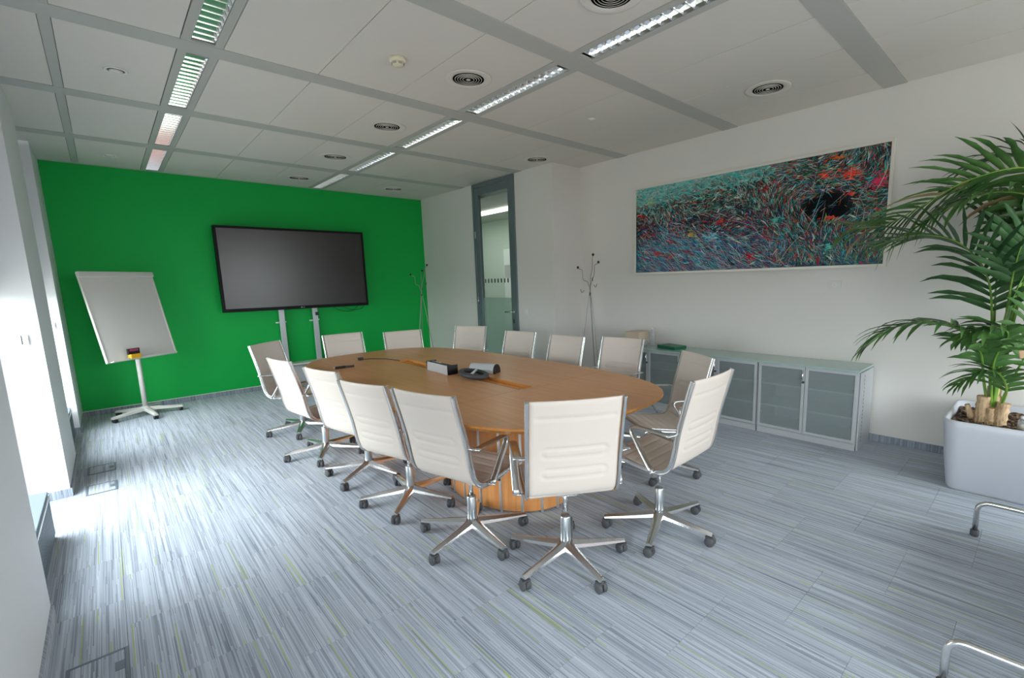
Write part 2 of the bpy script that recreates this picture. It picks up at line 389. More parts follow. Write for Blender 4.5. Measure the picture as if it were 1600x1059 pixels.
for z in (.35, 1.12, 2.1): MB().cyl((XB-.024, DY1-.052, z), (XB-.024, DY1-.052, z+.10), .011, 10).build('hinge', M['alu_matte'], dr)
for i in range(9):
    y = 5.90-i*.078
    if y > la+.1: B(XB+.004, XB+.0085, y-.012, y+.012, 1.435, 1.495).build('marker_square', M['dark'], leaf)
B(XB+.0035, XB+.008, 5.285, 5.42, 1.50, 1.68).build('paper_notice', M['paper'], leaf)

# radiator covers below the windows
def bench(y0, y1, label):
    t = thing('radiator_cover', label, 'radiator', (XG+.045, y0, 0), 0)
    L_ = y1-y0; D = .17
    B(0, D, 0, L_, 0, .25).build('body', M['bench'], t, .003)
    B(0, D+.012, -.0, L_, .255, .27).build('front_rail', M['alu_matte'], t, .002)
    B(.0, D+.006, 0.004, L_-.004, .272, .29).build('top_panel', M['bench'], t, .002)
    mb = MB(); n = int(L_/.04)
    for i in range(n): mb.box(D, D+.006, .01+i*.04, .035+i*.04, .03, .24)
    g = mb.build('grille', M['bench'], t)
bench(3.02, 3.98, 'grey radiator cover on the floor in front of the nearest window bay')
bench(5.74, 6.80, 'grey radiator cover between the light switch pier and the green wall')
bench(-.30, .70, 'grey radiator cover beside the camera under the near window')

# ================================================================== CEILING FITTINGS
def luminaire(x0, x1, y0, y1, proto=[None]):
    cx, hw, L_ = (x0+x1)/2, (x1-x0)/2, y1-y0
    t = thing('ceiling_louvre_light', '', 'lamp', (cx, (y0+y1)/2, H))
    a = .058; hl = L_/2-.002
    mb = MB()
    for s in (-1, 1):
        mb.box(min(s*a, s*(hw-.002)), max(s*a, s*(hw-.002)), -hl, hl, -.003, .006)
    mb.box(-a, a, -hl, -hl+.02, -.003, .006).box(-a, a, hl-.02, hl, -.003, .006)
    mb.build('frame', M['rail'], t)
    mb = MB().box(-a-.004, -a, -hl+.02, hl-.02, .0, .085).box(a, a+.004, -hl+.02, hl-.02, 0, .085).box(-a, a, -hl+.02, hl-.02, .085, .09)
    mb.build('housing', M['rail'], t)
    mb = MB()
    for s in (-1, 1):
        P = [(s*(a-.002), .0), (s*(a-.006), .02), (s*(a-.016), .045), (s*(a-.034), .07)]
        for i in range(3):
            mb.add([(P[i][0], -hl+.021, P[i][1]), (P[i][0], hl-.021, P[i][1]), (P[i+1][0], hl-.021, P[i+1][1]), (P[i+1][0], -hl+.021, P[i+1][1])], [(0, 1, 2, 3)], True)
    mb.build('reflector', M['mirror'], t)
    n = 16; bm_ = MB(); bm_.add([(-a+.003, -.002, 0), (a-.003, -.002, 0), (a-.003, .002, 0), (-a+.003, .002, 0), (-a+.014, -.012, .04), (a-.014, -.012, .04), (a-.014, .012, .04), (-a+.014, .012, .04)], [(0, 1, 2, 3), (0, 1, 5, 4), (2, 3, 7, 6), (1, 2, 6, 5), (3, 0, 4, 7), (4, 5, 6, 7)])
    me = bm_.mesh('louvre_blade', M['mirror'])
    for i in range(n):
        o = bpy.data.objects.new('louvre_blade', me); COL.objects.link(o); o.parent = t; o.location = (0, lerp(-hl+.05, hl-.05, i/(n-1)), .001)
    MB().cyl((0, -hl+.03, .065), (0, hl-.03, .065), .008, 8).build('tube', M['tube'], t)
    return t
lum_segs = [s for s in segs if s[1]-s[0] > .2 and s[1] > .9]
names1 = ['over the window side, nearest the camera', 'over the window side, second from the camera', 'over the window side, third from the camera', 'over the window side, fourth from the camera, with the green wall mirrored in it', 'over the window side, next to last before the green wall', 'over the window side, touching the green wall']
def ordinal(i, n): return ['first', 'second', 'third', 'fourth', 'fifth', 'sixth', 'seventh'][i]
for col_, (s, where) in enumerate(((S1, 'left strip'), (S2, 'middle strip'))):
    base = None
    n = len(lum_segs)
    for i, (ya, yb) in enumerate(reversed(lum_segs)):
        if base is None or abs((yb-ya)-bl) > .01:
            o = luminaire(s[0], s[1], ya, yb); base = o; bl = yb-ya
        else:
            o = copy_tree(base); o.location = ((s[0]+s[1])/2, (ya+yb)/2, H)
        o['label'] = 'louvred ceiling light, %s from the green wall in the %s' % (ordinal(i, n), where)
        o['category'] = 'lamp'; o['group'] = 'recessed ceiling lights'

def diffuser():
    t = thing('ceiling_air_diffuser', '', 'vent')
    MB().lathe([(0, -.001), (.162, -.001), (.165, -.003), (.165, -.007), (.158, -.0085), (.118, -.0085), (.112, -.005), (.112, -.003), (0, -.003)], n=40).build('plate', M['tile'], t)
    MB().lathe([(.0, -.0035), (.111, -.0035), (.111, -.005), (0, -.005)], n=32).build('throat_shade', M['duct_shade'], t)  # flat black disc stands for the shade up inside the vent
    for r in (.094, .076, .058, .040):
        MB().lathe([(r, -.0055), (r+.0025, -.0055), (r+.001, -.0085), (r-.0015, -.0085), (r, -.0055)], n=32).build('ring', M['tile'], t)
    MB().lathe([(0, -.0055), (.014, -.0055), (.016, -.0085), (0, -.0095)], n=20).build('hub', M['tile'], t)
    return t
d0 = None
DL = [(2.08, 1.70, 'round slotted air vent at the top edge of the view beside the middle light strip'), (2.08, 3.02, 'round slotted air vent nearest the smoke detector'), (2.08, 4.36, 'round slotted air vent second beyond the smoke detector beside the middle light strip'),
      (2.08, 5.70, 'round slotted air vent third beyond the smoke detector beside the middle light strip'), (2.08, 7.06, 'round slotted air vent closest to the green wall above the television'),
      (3.39, 7.05, 'round slotted air vent near the corner of green wall and glass door'), (3.96, 4.40, 'round slotted air vent above the wall step right of the glass door'), (3.96, 1.68, 'round slotted air vent above the right half of the painting'),
      (2.08, .32, 'round slotted air vent above the camera')]
for x, y, lb_ in DL:
    o = diffuser() if d0 is None else copy_tree(d0)
    d0 = d0 or o; o.location = (x, y, H); o['label'] = lb_; o['group'] = 'round ceiling air vents'
def spot(x, y, lab):
    t = thing('ceiling_valve', lab, 'vent', (x, y, H), 0, 'small round ceiling valves')
    MB().lathe([(.058, 0), (.062, -.004), (.055, -.010), (.045, -.006), (.045, 0), (.058, 0)], n=28).build('rim', M['white'], t)
    MB().lathe([(0, -.001), (.045, -.001), (.045, -.002), (0, -.002)], n=28).build('throat', M['dark'], t)
    MB().lathe([(0, -.006), (.036, -.006), (.033, -.014), (0, -.016)], n=24).build('disc', M['tile'], t)
spot(.24, 4.38, 'small round exhaust valve on the near left ceiling tile'); spot(.23, 7.07, 'small round exhaust valve close to the green wall')
t = thing('smoke_detector', 'small cream smoke detector on the ceiling between the light strips', 'detector', (1.56, 3.05, H))
MB().lathe([(0, 0), (.052, 0), (.052, -.018), (.046, -.026), (0, -.026)], n=28).build('base', M['cream'], t)
MB().lathe([(0, -.026), (.038, -.026), (.034, -.045), (.016, -.050), (0, -.050)], n=24).build('chamber', M['cream'], t)
mb = MB()
for k in range(6):
    a = k*PI/3; mb.box(-.012, .012, .033, .039, -.041, -.030, Matrix.Rotation(a, 4, 'Z'))
mb.build('slot', M['stitch'], t)
t = thing('ceiling_sensor', 'small white sensor button on the ceiling right of the middle light strip', 'sensor', (3.41, 3.03, H))
MB().lathe([(0, 0), (.034, 0), (.034, -.004), (.018, -.006), (.014, -.011), (0, -.012)], n=24).build('cap', M['white'], t)

# ================================================================== TABLE
TCX, TCY, TA, TB, TN = 1.955, 3.25, .832, 1.74, 3.3
def sup(a, b, n, k=96, cx=0, cy=0):
    o = []
    for i in range(k):
        t = 2*PI*i/k; c, s_ = math.cos(t), math.sin(t)
        o.append((cx+a*math.copysign(abs(c)**(2/n), c), cy+b*math.copysign(abs(s_)**(2/n), s_)))
    return o
tb = thing('conference_table', 'long oval cherry wood conference table with a cable slot along its middle', 'table', (TCX, TCY, 0))
def clip(poly, axis, v, keep_less):
    out = []; n = len(poly)
    for i in range(n):
        p, q = poly[i], poly[(i+1) % n]; a = (p[axis] <= v) == keep_less or p[axis] == v; b = (q[axis] <= v) == keep_less or q[axis] == v
        if a: out.append(p)
        if a != b:
            t_ = (v-p[axis])/(q[axis]-p[axis]); out.append((lerp(p[0], q[0], t_), lerp(p[1], q[1], t_)))
    return out
SX0, SX1, SY = -.055, .065, .90
g = .002
def panel(poly, name):
    # bevelled underside: top outline full size, bottom outline pulled in
    n = len(poly)
    rim = lambda p: (abs(p[0]/TA)**TN+abs(p[1]/TB)**TN) > .985
    v = [(x, y, .74) for x, y in poly]+[(x, y, .728) for x, y in poly]+[((x*.955, y*.975, .700) if rim((x, y)) else (x, y, .700)) for x, y in poly]
    f = [tuple(range(n))]+[(i, (i+1) % n, n+(i+1) % n, n+i) for i in range(n)]+[(n+i, n+(i+1) % n, 2*n+(i+1) % n, 2*n+i) for i in range(n)]+[tuple(2*n+i for i in reversed(range(n)))]
    mb = MB().add(v, f); o = mb.build(name, M['wood'], tb); o.data.materials.append(M['wood_edge'])
    for p in o.data.polygons:
        if abs(p.normal.z) < .9: p.material_index = 1
    return o
full = sup(TA, TB, TN, 128)
panel(clip(full, 1, -SY-g, True), 'table_top'); panel(clip(full, 1, SY+g, False), 'table_top')
mid = clip(clip(full, 1, -SY+g, False), 1, SY-g, True)
panel(clip(mid, 0, SX0, True), 'table_top'); panel(clip(mid, 0, SX1, False), 'table_top')
sl = MB().box(SX0-.01, SX1+.01, -SY, SY, .640, .650).box(SX0-.01, SX0, -SY, SY, .65, .70).box(SX1, SX1+.01, -SY, SY, .65, .70)
sl.build('cable_tray', M['wood_slot'], tb)
fl = MB().box(SX1-.055, SX1-.002, -SY+.01, SY-.01, .708, .720); fl.build('slot_flap', M['wood_slot'], tb, .002)
M['strip'] = mat('pale_silver_strip', (.70, .70, .70), .35, .3)
for cyp in (-.66, .66):
    rx, ry = .36, .52; n = 20
    for i in range(n):
        a0, a1 = 2*PI*i/n+.02, 2*PI*(i+1)/n-.02
        P = []
        for k in range(4):
            a = lerp(a0, a1, k/3); P.append((rx*math.cos(a), cyp+ry*math.sin(a)))
        for k in range(4):
            a = lerp(a1, a0, k/3); P.append(((rx-.018)*math.cos(a), cyp+(ry-.018)*math.sin(a)))
        MB().prism(P, .012, .698).build('pedestal_panel', M['wood_ped'], tb)
        a = 2*PI*i/n; c = (rx-.003)*math.cos(a), cyp+(ry-.003)*math.sin(a)
        MB().cyl((c[0], c[1], .0), (c[0], c[1], .698), .010, 8).build('chrome_strip', M['strip'], tb)
    MB().prism([( (rx-.02)*math.cos(2*PI*i/40), cyp+(ry-.02)*math.sin(2*PI*i/40)) for i in range(40)], 0, .02).build('pedestal_foot', M['dark'], tb)
for s in (-1, 1): B(s*.30-.02, s*.30+.02, -.2, .2, .655, .698).build('under_beam', M['dark'], tb, .003)

# things on the table
def tw(x, y): return (x, y, .7405)
t = thing('socket_block', 'black and silver table socket block standing on the cable slot beside the telephone', 'socket', (1.90, 3.33, .7405), math.radians(88))
MB().add([(-.17, -.045, 0), (.17, -.045, 0), (.17, .045, 0), (-.17, .045, 0), (-.17, -.030, .055), (.17, -.030, .055), (.17, .040, .072), (-.17, .040, .072)], [(0,3,2,1),(4,5,6,7),(0,1,5,4),(1,2,6,5),(2,3,7,6),(3,0,4,7)]).build('housing', M['silver'], t, .003)
MB().add([(-.165, -.028, .0555), (.165, -.028, .0555), (.165, .038, .0735), (-.165, .038, .0735), (-.165, -.028, .060), (.165, -.028, .060), (.165, .038, .078), (-.165, .038, .078)], [(0,3,2,1),(4,5,6,7),(0,1,5,4),(1,2,6,5),(2,3,7,6),(3,0,4,7)]).build('top_plate', M['black'], t, .002)
tilt = Matrix.Translation((0, 0, .071)) @ Matrix.Rotation(.265, 4, 'X')
for i in range(6):
    x = -.13+i*.05
    if i < 3: MB().lathe([(.010, 0), (.017, 0), (.017, .003), (.010, .003), (.010, 0)], (0, 0, 0), 16, tilt @ Matrix.Translation((x, 0, 0))).build('socket_ring', M['dark'], t)
    else: MB().box(x-.014, x+.014, -.012, .012, 0, .003, tilt).build('data_port', M['silver'], t)
B(-.176, -.171, -.045, .045, 0, .075).build('end_cap', M['black'], t, .001); B(.171, .176, -.045, .045, 0, .075).build('end_cap', M['black'], t, .001)
t = thing('conference_telephone', 'black conference telephone with an oval loop body on the table', 'telephone', (1.935, 2.93, .7405), math.radians(70))
P = [(.150*math.cos(2*PI*i/32), .090*math.sin(2*PI*i/32), .028+.012*math.sin(2*PI*i/32)) for i in range(33)]
MB().tube(P, .019, 10, cap=False).build('loop_body', M['dark'], t)
MB().lathe([(0, .004), (.085, .004), (.08, .012), (.04, .03), (0, .034)], n=28, M_=Matrix.Diagonal((1.15, .62, 1, 1))).build('speaker_dome', M['black'], t)
MB().tube([(.10, -.05, .03), (.04, -.03, .05), (-.04, .0, .056), (-.10, .04, .045)], [.010, .008, .008, .010], 8).build('handset_bar', M['silver'], t)
t = thing('silver_speaker', 'silver half round speaker with a black end behind the telephone on the table', 'speaker', (2.10, 3.03, .7405), math.radians(-68))
n = 20; prof = [(-.045, 0), (.045, 0)]+[(.05*math.cos(PI*i/n), .012+.062*math.sin(PI*i/n)) for i in range(n+1)]
Mx = Matrix(((0, 0, 1, 0), (1, 0, 0, 0), (0, 1, 0, 0), (0, 0, 0, 1)))
MB().prism(prof, -.110, .110, Mx).build('shell', M['silver'], t, .002)
MB().prism([(x*.96, z*.97+.001) for x, z in prof], .11, .122, Mx).build('end_grille', M['black'], t, .002)
t = thing('marker_pen', 'black marker pens lying end to end on the far left of the table', 'pen', tw(1.44, 4.16), math.radians(-8))
MB().cyl((-.08, 0, .011), (.0, 0.004, .011), .0105, 12).build('barrel', M['black'], t); MB().cyl((.0, .004, .011), (.075, .008, .009), .0085, 12).build('cap', M['dark'], t)
MB().cyl((-.092, -.001, .011), (-.08, 0, .011), .008, 10).build('end_ring', M['silver'], t)
t = thing('cable', 'thin black cable with a square plug running out of the table slot', 'cable', tw(1.70, 4.48))
B(-.022, .022, -.018, .018, 0, .026).build('plug', M['black'], t, .003)
MB().tube(catmull([(.02, -.005, .008), (.10, -.05, .006), (.17, -.14, .005), (.2, -.25, .005), (.215, -.36, .006)], 8), .004, 6).build('cord', M['black'], t)

# ================================================================== SWIVEL CHAIRS
HW = .212
PR = catmull([(0, -.310, .905), (0, -.272, .77), (0, -.236, .63), (0, -.212, .50), (0, -.188, .435), (0, -.140, .402), (0, -.06, .398), (0, .06, .412), (0, .17, .428), (0, .215, .420)], 8)
# bend index: where the back becomes the seat
BI = 8*4
def arc(P):
    L_ = [0]
    for i in range(1, len(P)): L_.append(L_[-1]+(P[i]-P[i-1]).length)
    return L_
def sling(name, P, grooves, parent, bow):
    A = arc(P); T = A[-1]; n = len(P); U = 40; SUB = []
    K = 56
    # resample
    R = []
    for k in range(K+1):
        d = T*k/K; i = max(j for j in range(n) if A[j] <= d+1e-9); i = min(i, n-2); q = (d-A[i])/(A[i+1]-A[i]); R.append(P[i].lerp(P[i+1], q))
    v = []; th = .0075
    for side in (1, -1):
        for k in range(K+1):
            tg = (R[min(k+1, K)]-R[max(k-1, 0)]).normalized(); nm = Vector((0, -tg.z, tg.y))
            for j in range(U+1):
                u = lerp(-1, 1, j/U); xx = u*(HW-.006); s_ = T*k/K
                e = min(1, (1-abs(u))/.05); e2 = min(1, k/1.5, (K-k)/1.5); t_ = th*math.sqrt(max(.05, e))*math.sqrt(max(.1, e2))
                gr = 0
                for gk, a, b_ in grooves:
                    if gk == 'line':
                        if abs(xx) < b_: gr += math.exp(-((s_-a)/.006)**2)
                    else:
                        hx_, hs = b_; dx = abs(xx)-hx_+hs; ds = abs(s_-a)-hs+.0
                        r_ = hs; qx, qs = max(dx, 0), abs(s_-a)
                        sd = (math.hypot(qx, qs) if dx > 0 else qs)-r_
                        gr += math.exp(-(sd/.005)**2)
                t_ -= .0058*min(1, gr)
                b0 = bow*(1-u*u)*(1-.6*s_/T)
                p = R[k]-nm*0 + nm*(side*t_); v.append((xx, p.y-b0, p.z))
    W = U+1; Z = (K+1)*W; f = []
    for k in range(K):
        for j in range(U):
            a = k*W+j; f.append((a, a+1, a+W+1, a+W)); f.append((Z+a, Z+a+W, Z+a+W+1, Z+a+1))
    for k in range(K):
        for j in (0, U): a = k*W+j; f.append((a, a+W, Z+a+W, Z+a))
    for j in range(U):
        for k in (0, K): a = k*W+j; f.append((a, a+1, Z+a+1, Z+a))
    return MB().add(v, f, True).build(name, M['fabric'], parent)
def frame_side(s, parent):
    prof = [(-1, -.33), (1, -.33), (1, .33), (-1, .33)]
    P = [Vector((s*(HW+.004), p.y, p.z)) for p in PR]
    mb = MB(); mb.tube(P, .0165, sm=False, prof=[(-.42, -1), (.42, -1), (.42, 1), (-.42, 1)], upv=None)
    v = []; n = len(P)
    mb = MB(); vv = []
    for i, p in enumerate(P):
        tg = (P[min(i+1, n-1)]-P[max(i-1, 0)]).normalized(); nm = Vector((0, -tg.z, tg.y)); X = Vector((s, 0, 0))
        # rounded extrusion with a shallow outer channel
        for a, b_ in ((-.006, -.012), (.006, -.014), (.0085, -.009), (.0065, -.004), (.0065, .004), (.0085, .009), (.006, .014), (-.006, .012)):
            vv.append(p+X*a+nm*b_)
    k = 8; f = [(i*k+j, i*k+(j+1) % k, (i+1)*k+(j+1) % k, (i+1)*k+j) for i in range(n-1) for j in range(k)]+[tuple(range(k)), tuple((n-1)*k+j for j in range(k))]
    return mb.add(vv, f).build('side_frame', M['alu'], parent, .0015, 1)
def armrest(s, parent):
    x = s*(HW+.042); xi = s*(HW+.004)
    P = catmull([(x, -.215, .622), (x, -.12, .628), (x, -.01, .630)], 5)+[Vector((x, .012, .626)), Vector((x, .020, .612))]+catmull([(x, .012, .59), (x, -.045, .50), (x, -.108, .408)], 5)
    mb = MB(); n = len(P); vv = []
    for i, p in enumerate(P):
        tg = (P[min(i+1, n-1)]-P[max(i-1, 0)]).normalized(); nm = Vector((0, -tg.z, tg.y)); q = i/(n-1); w_ = .019; th = .0065
        for a, b_ in ((-1, -.6), (-.5, -1), (.5, -1), (1, -.6), (1, .6), (.5, 1), (-.5, 1), (-1, .6)): vv.append(p+Vector((a*w_, 0, 0))+nm*b_*th)
    k = 8; f = [(i*k+j, i*k+(j+1) % k, (i+1)*k+(j+1) % k, (i+1)*k+j) for i in range(n-1) for j in range(k)]+[tuple(range(k)), tuple((n-1)*k+j for j in range(k))]
    mb.add(vv, f, True)
    mb.cyl((xi-s*.002, -.228, .622), (x+s*.020, -.212, .622), .0065, 8, .0045); mb.cyl((xi-s*.002, -.112, .402), (x+s*.020, -.108, .408), .0065, 8, .0045)
    return mb.build('armrest', M['alu'], parent)
def make_chair():
    r = thing('swivel_chair', '', 'chair')
    bk = sling('backrest', PR[:BI+3], [('line', .085, .185), ('st', .265, (.150, .024)), ('st', .372, (.150, .024))], r, .020)
    st = sling('seat', PR[BI+2:], [('line', .05+.062*i, .185) for i in range(6)], r, 0)
    sides = [frame_side(s, r) for s in (-1, 1)]; arms = [armrest(s, r) for s in (-1, 1)]
    mb = MB()
    for y, z in ((-.085, .388), (.10, .405)): mb.tube([(-HW, y, z), (HW, y, z)], .009, 8)
    mb.box(-.05, .05, -.095, .11, .362, .382); mb.build('seat_bridge', M['alu'], r, .003)
    lv = MB().tube([(.04, .02, .366), (.15, .03, .362), (.19, .03, .36)], [.004, .004, .007], 6).build('lever', M['dark'], r)
    MB().lathe([(0, .36), (.0125, .36), (.0125, .24), (0, .24)], n=16).build('gas_lift', M['alu'], r)
    MB().lathe([(.0, .085), (.022, .085), (.027, .10), (.027, .246), (.024, .252), (.0, .252)], n=20).build('column', M['alu_matte'], r)
    MB().lathe([(0, .062), (.026, .062), (.040, .075), (.038, .098), (.027, .112), (0, .112)], n=20).build('hub', M['alu'], r)
    # leg
    vv = []; n = 10
    for i in range(n+1):
        q = i/n; x = lerp(.030, .318, q); zt = lerp(.118, .080, q**.85); h_ = lerp(.040, .018, q); w_ = lerp(.032, .017, q)
        vv += [(x, -w_, zt-h_*.9), (x, -w_*.85, zt-h_*.42), (x, -w_*.14, zt), (x, w_*.14, zt), (x, w_*.85, zt-h_*.42), (x, w_, zt-h_*.9)]
    k = 6; f = [(i*k+j, i*k+(j+1) % k, (i+1)*k+(j+1) % k, (i+1)*k+j) for i in range(n) for j in range(k)]+[tuple(range(k)), tuple(n*k+j for j in range(k))]
    lm = MB().add(vv, f, False).mesh('leg', M['alu'])
    cm = MB()
    for s in (-1, 1):
        cm.lathe([(0, -.0105), (.020, -.0105), (.0262, -.006), (.0262, .006), (.020, .0105), (0, .0105)], (0, s*.0135, .0262), 20, Matrix.Rotation(PI/2, 4, 'X'))
    cm.box(-.026, .012, -.004, .004, .02, .05); cm.box(-.020, .016, -.019, .019, .044, .056)
    cm.cyl((.012, 0, .04), (.012, 0, .066), .007, 8)
    cme = cm.mesh('caster', M['caster'])
    for i in range(5):
        l = bpy.data.objects.new('leg', lm); COL.objects.link(l); l.parent = r; l.rotation_euler = (0, 0, 2*PI*i/5)
        c = bpy.data.objects.new('caster', cme); COL.objects.link(c); c.parent = l; c.location = (.303, 0, 0); c.rotation_euler = (0, 0, i*1.9+.6)
    return r
UPPER = ('backrest', 'seat', 'side_frame', 'armrest', 'seat_bridge', 'lever')
CH = [  # x, y, yaw of the shell, height offset, base rotation in the world, label
 (1.579, 1.618, -33, .035, 41, 'cream swivel chair at the near end of the table, its whole back towards the camera'),
 (2.184, 1.456, 2, .045, 60, 'cream swivel chair at the right near corner of the table, turned sideways in the foreground'),
 (1.372, 2.165, -76, .012, 51, 'cream swivel chair nearest the camera on the window side of the table'),
 (1.338, 2.845, -75, -.030, 9, 'cream swivel chair second from the camera on the window side of the table'),
 (1.330, 3.520, -79, -.030, 70, 'cream swivel chair third from the camera on the window side of the table'),
 (1.245, 4.225, -82, -.022, 27, 'cream swivel chair fourth from the camera on the window side of the table'),
 (1.310, 5.117, -138, 0, 31, 'cream swivel chair at the far left corner of the table turned to face the room'),
 (2.905, 1.950, 60, -.035, 63, 'cream swivel chair behind the turned foreground chair, near the cabinets'),
 (3.110, 2.655, 97, 0, 12, 'cream swivel chair on the wall side in front of the left end of the cabinets'),
 (2.935, 3.225, 93, 0, 33, 'cream swivel chair on the wall side of the table just left of the coat stand'),
 (2.945, 3.915, 99, 0, 50, 'cream swivel chair on the wall side of the table right of the glass door'),
 (3.030, 4.865, 118, 0, 5, 'cream swivel chair on the wall side of the table left of the glass door frame'),
 (2.450, 4.930, 171, 0, 20, 'cream swivel chair at the far end of the table near the room corner'),
 (1.930, 5.255, 180, 0, 44, 'cream swivel chair at the far end of the table below the television'),
]
ch0 = None
for x, y, yaw, dz, br, lb_ in CH:
    if ch0 is None: o = ch0 = make_chair(); src = o
    else: o = copy_tree(ch0)
    o.location = (x, y, 0); o.rotation_euler = (0, 0, math.radians(yaw)); o['label'] = lb_; o['group'] = 'cream swivel chairs around the conference table'
    i = 0
    for c in o.children:
        n = c.name.split('.')[0]
        if n in UPPER: c.location.z = dz
        if n == 'gas_lift': c.location.z = dz
        if n == 'leg': c.rotation_euler = (0, 0, math.radians(br-yaw+72*i)); i += 1

# ================================================================== TELEVISION ON STAND
t = thing('television', 'large black flat television in front of the green wall, switched off', 'television', (2.085, 7.535, 1.70))
TW, TH = .965, .565
M['bezel'] = mat('bezel_black', (.006, .006, .006), .5, spec=.2)
mb = MB()
fw = .032
mb.box(-TW, TW, -.03, .05, -TH, -TH+fw+.012).box(-TW, TW, -.03, .05, TH-fw, TH).box(-TW, -TW+fw, -.03, .05, -TH+fw+.012, TH-fw).box(TW-fw, TW, -.03, .05, -TH+fw+.012, TH-fw)
mb.build('bezel', M['bezel'], t, .004)
B(-TW+fw-.002, TW-fw+.002, -.018, -.01, -TH+fw, TH-fw+.002).build('screen', M['screen'], t)
B(-TW+.03, TW-.03, .0, .075, -TH+.05, TH-.05).build('rear_cover', M['dark'], t, .006)
lg = MB().lathe([(0, 0), (.008, 0), (.008, .002), (0, .002)], (-.016, -.0305, -TH+.022), 16, Matrix.Rotation(PI/2, 4, 'X'))
lg.build('logo', M['silver'], t)
B(-.004, .001, -.0325, -.031, -TH+.016, -TH+.028).build('logo', M['silver'], t); B(.001, .008, -.0325, -.031, -TH+.016, -TH+.019).build('logo', M['silver'], t)
MB().tube([(.026, -.0322, -TH+.0265), (.018, -.0322, -TH+.028), (.0125, -.0322, -TH+.022), (.018, -.0322, -TH+.0165), (.026, -.0322, -TH+.018), (.026, -.0322, -TH+.022), (.020, -.0322, -TH+.022)], .0013, 5).build('logo', M['silver'], t)
for P in ([(.42, .03, -.55), (.55, .03, -.63), (.72, .03, -.64), (.82, .03, -.56)], [(.55, .03, -.55), (.70, .03, -.62), (.86, .03, -.615), (.93, .03, -.54)]):
    MB().tube(catmull(P, 6), .004, 6).build('hanging_cable', M['black'], t)
t = thing('television_stand', 'silver twin column stand on feet carrying the television', 'stand', (2.07, 7.66, 0))
for x in (-.24, .21):
    B(x-.036, x+.036, -.035, .0, .34, 1.95).build('column', M['silver'], t, .006)
    k = MB().cyl((x-.036, -.02, .95), (x-.085, -.02, .95), .012, 10, .010); k.cyl((x+.036, -.02, .955), (x+.05, -.02, .955), .010, 10); k.build('knob', M['white'], t)
B(.21, .255, -.052, -.036, 1.02, 1.07).build('control_box', M['black'], t, .003)
B(-.30, .30, -.22, .02, .335, .352).build('shelf', M['white'], t, .004)
B(-.28, .28, -.06, .0, .05, .334).build('lower_panel', M['silver'], t, .004)
for x in (-.26, .26):
    B(x-.03, x+.03, -.50, .02, .035, .06).build('foot', M['silver'], t, .006)
    for y in (-.46, -.01): MB().lathe([(0, -.012), (.018, -.012), (.0175, .012), (0, .012)], (x, y, .018), 14, Matrix.Rotation(PI/2, 4, 'X')).build('caster', M['caster'], t)

# ================================================================== FLIP CHART
t = thing('flipchart_easel', 'white mobile flipchart whiteboard tilted on a five legged base before the green wall', 'whiteboard', (.20, 7.22, 0))
YB, TL = .60, .21
Rm = Matrix.Translation((-.01, -.08, 1.17)) @ Matrix.Rotation(YB, 4, 'Z') @ Matrix.Rotation(-TL, 4, 'X')
# board local: x right, z up, -y towards the room
bw, bh = .375, .49
M['board'] = mat('whiteboard_enamel', (.70, .67, .63), .25); M['easel'] = mat('easel_grey', (.62, .61, .57), .45)
MB().box(-bw+.012, bw-.012, -.008, .010, -bh, bh, Rm).build('board', M['board'], t)
mb = MB().box(-bw, -bw+.014, -.014, .014, -bh, bh, Rm).box(bw-.014, bw, -.014, .014, -bh, bh, Rm).box(-bw+.014, bw-.014, -.014, .014, -bh, -bh+.014, Rm)
mb.build('board_frame', M['easel'], t, .003)
MB().box(-bw-.004, bw+.004, -.030, .012, bh-.045, bh+.012, Rm).build('paper_clamp', M['easel'], t, .006)
MB().box(-bw+.03, bw-.03, -.055, -.014, -bh+.002, -bh+.010, Rm).box(-bw+.03, bw-.03, -.059, -.055, -bh+.002, -bh+.022, Rm).build('pen_tray', M['board'], t, .001)
fp = Rm @ Vector((0, .02, -.1))
MB().cyl((0, 0, .11), (0, 0, .92), .024, 16).build('pole', M['easel'], t)
MB().tube([(0, 0, .90), tuple(Rm @ Vector((.0, .03, -.15))), tuple(Rm @ Vector((0, .02, .1)))], .02, 12).build('board_bracket', M['easel'], t)
MB().lathe([(0, .06), (.045, .06), (.045, .10), (.03, .115), (0, .115)], n=20).build('hub', M['easel'], t)
for i in range(5):
    a = math.radians(-78+72*i)
    vv = []
    for q in range(7):
        s_ = q/6; x = lerp(.03, .34, s_); zt = lerp(.105, .068, s_); w_ = lerp(.026, .020, s_); h_ = lerp(.042, .024, s_)
        vv += [(x, -w_, zt-h_), (x, -w_, zt-.006), (x, -w_*.6, zt), (x, w_*.6, zt), (x, w_, zt-.006), (x, w_, zt-h_)]
    k = 6; f = [(i_*k+j, i_*k+(j+1) % k, (i_+1)*k+(j+1) % k, (i_+1)*k+j) for i_ in range(6) for j in range(k)]+[tuple(range(k)), tuple(6*k+j for j in range(k))]
    l = MB().add(vv, f).build('leg', M['easel'], t); l.rotation_euler = (0, 0, a)
    cm = MB()
    for s in (-1, 1): cm.lathe([(0, -.009), (.021, -.009), (.023, .0), (.021, .009), (0, .009)], (.318, s*.012, .023), 16, Matrix.Rotation(PI/2, 4, 'X'))
    cm.cyl((.318, 0, .02), (.318, 0, .05), .006, 8)
    cm.build('caster', M['black'], l)
e0 = Rm @ Vector((-.12, -.045, -bh+.058))
t = thing('board_eraser', 'yellow and black eraser sitting in the tray of the flipchart', 'eraser', tuple(Vector((.20, 7.22, 0))+e0), YB)
mb = MB().box(-.056, .056, -.034, .012, -.045, .004); mb.build('grip', M['yellow'], t, .008)
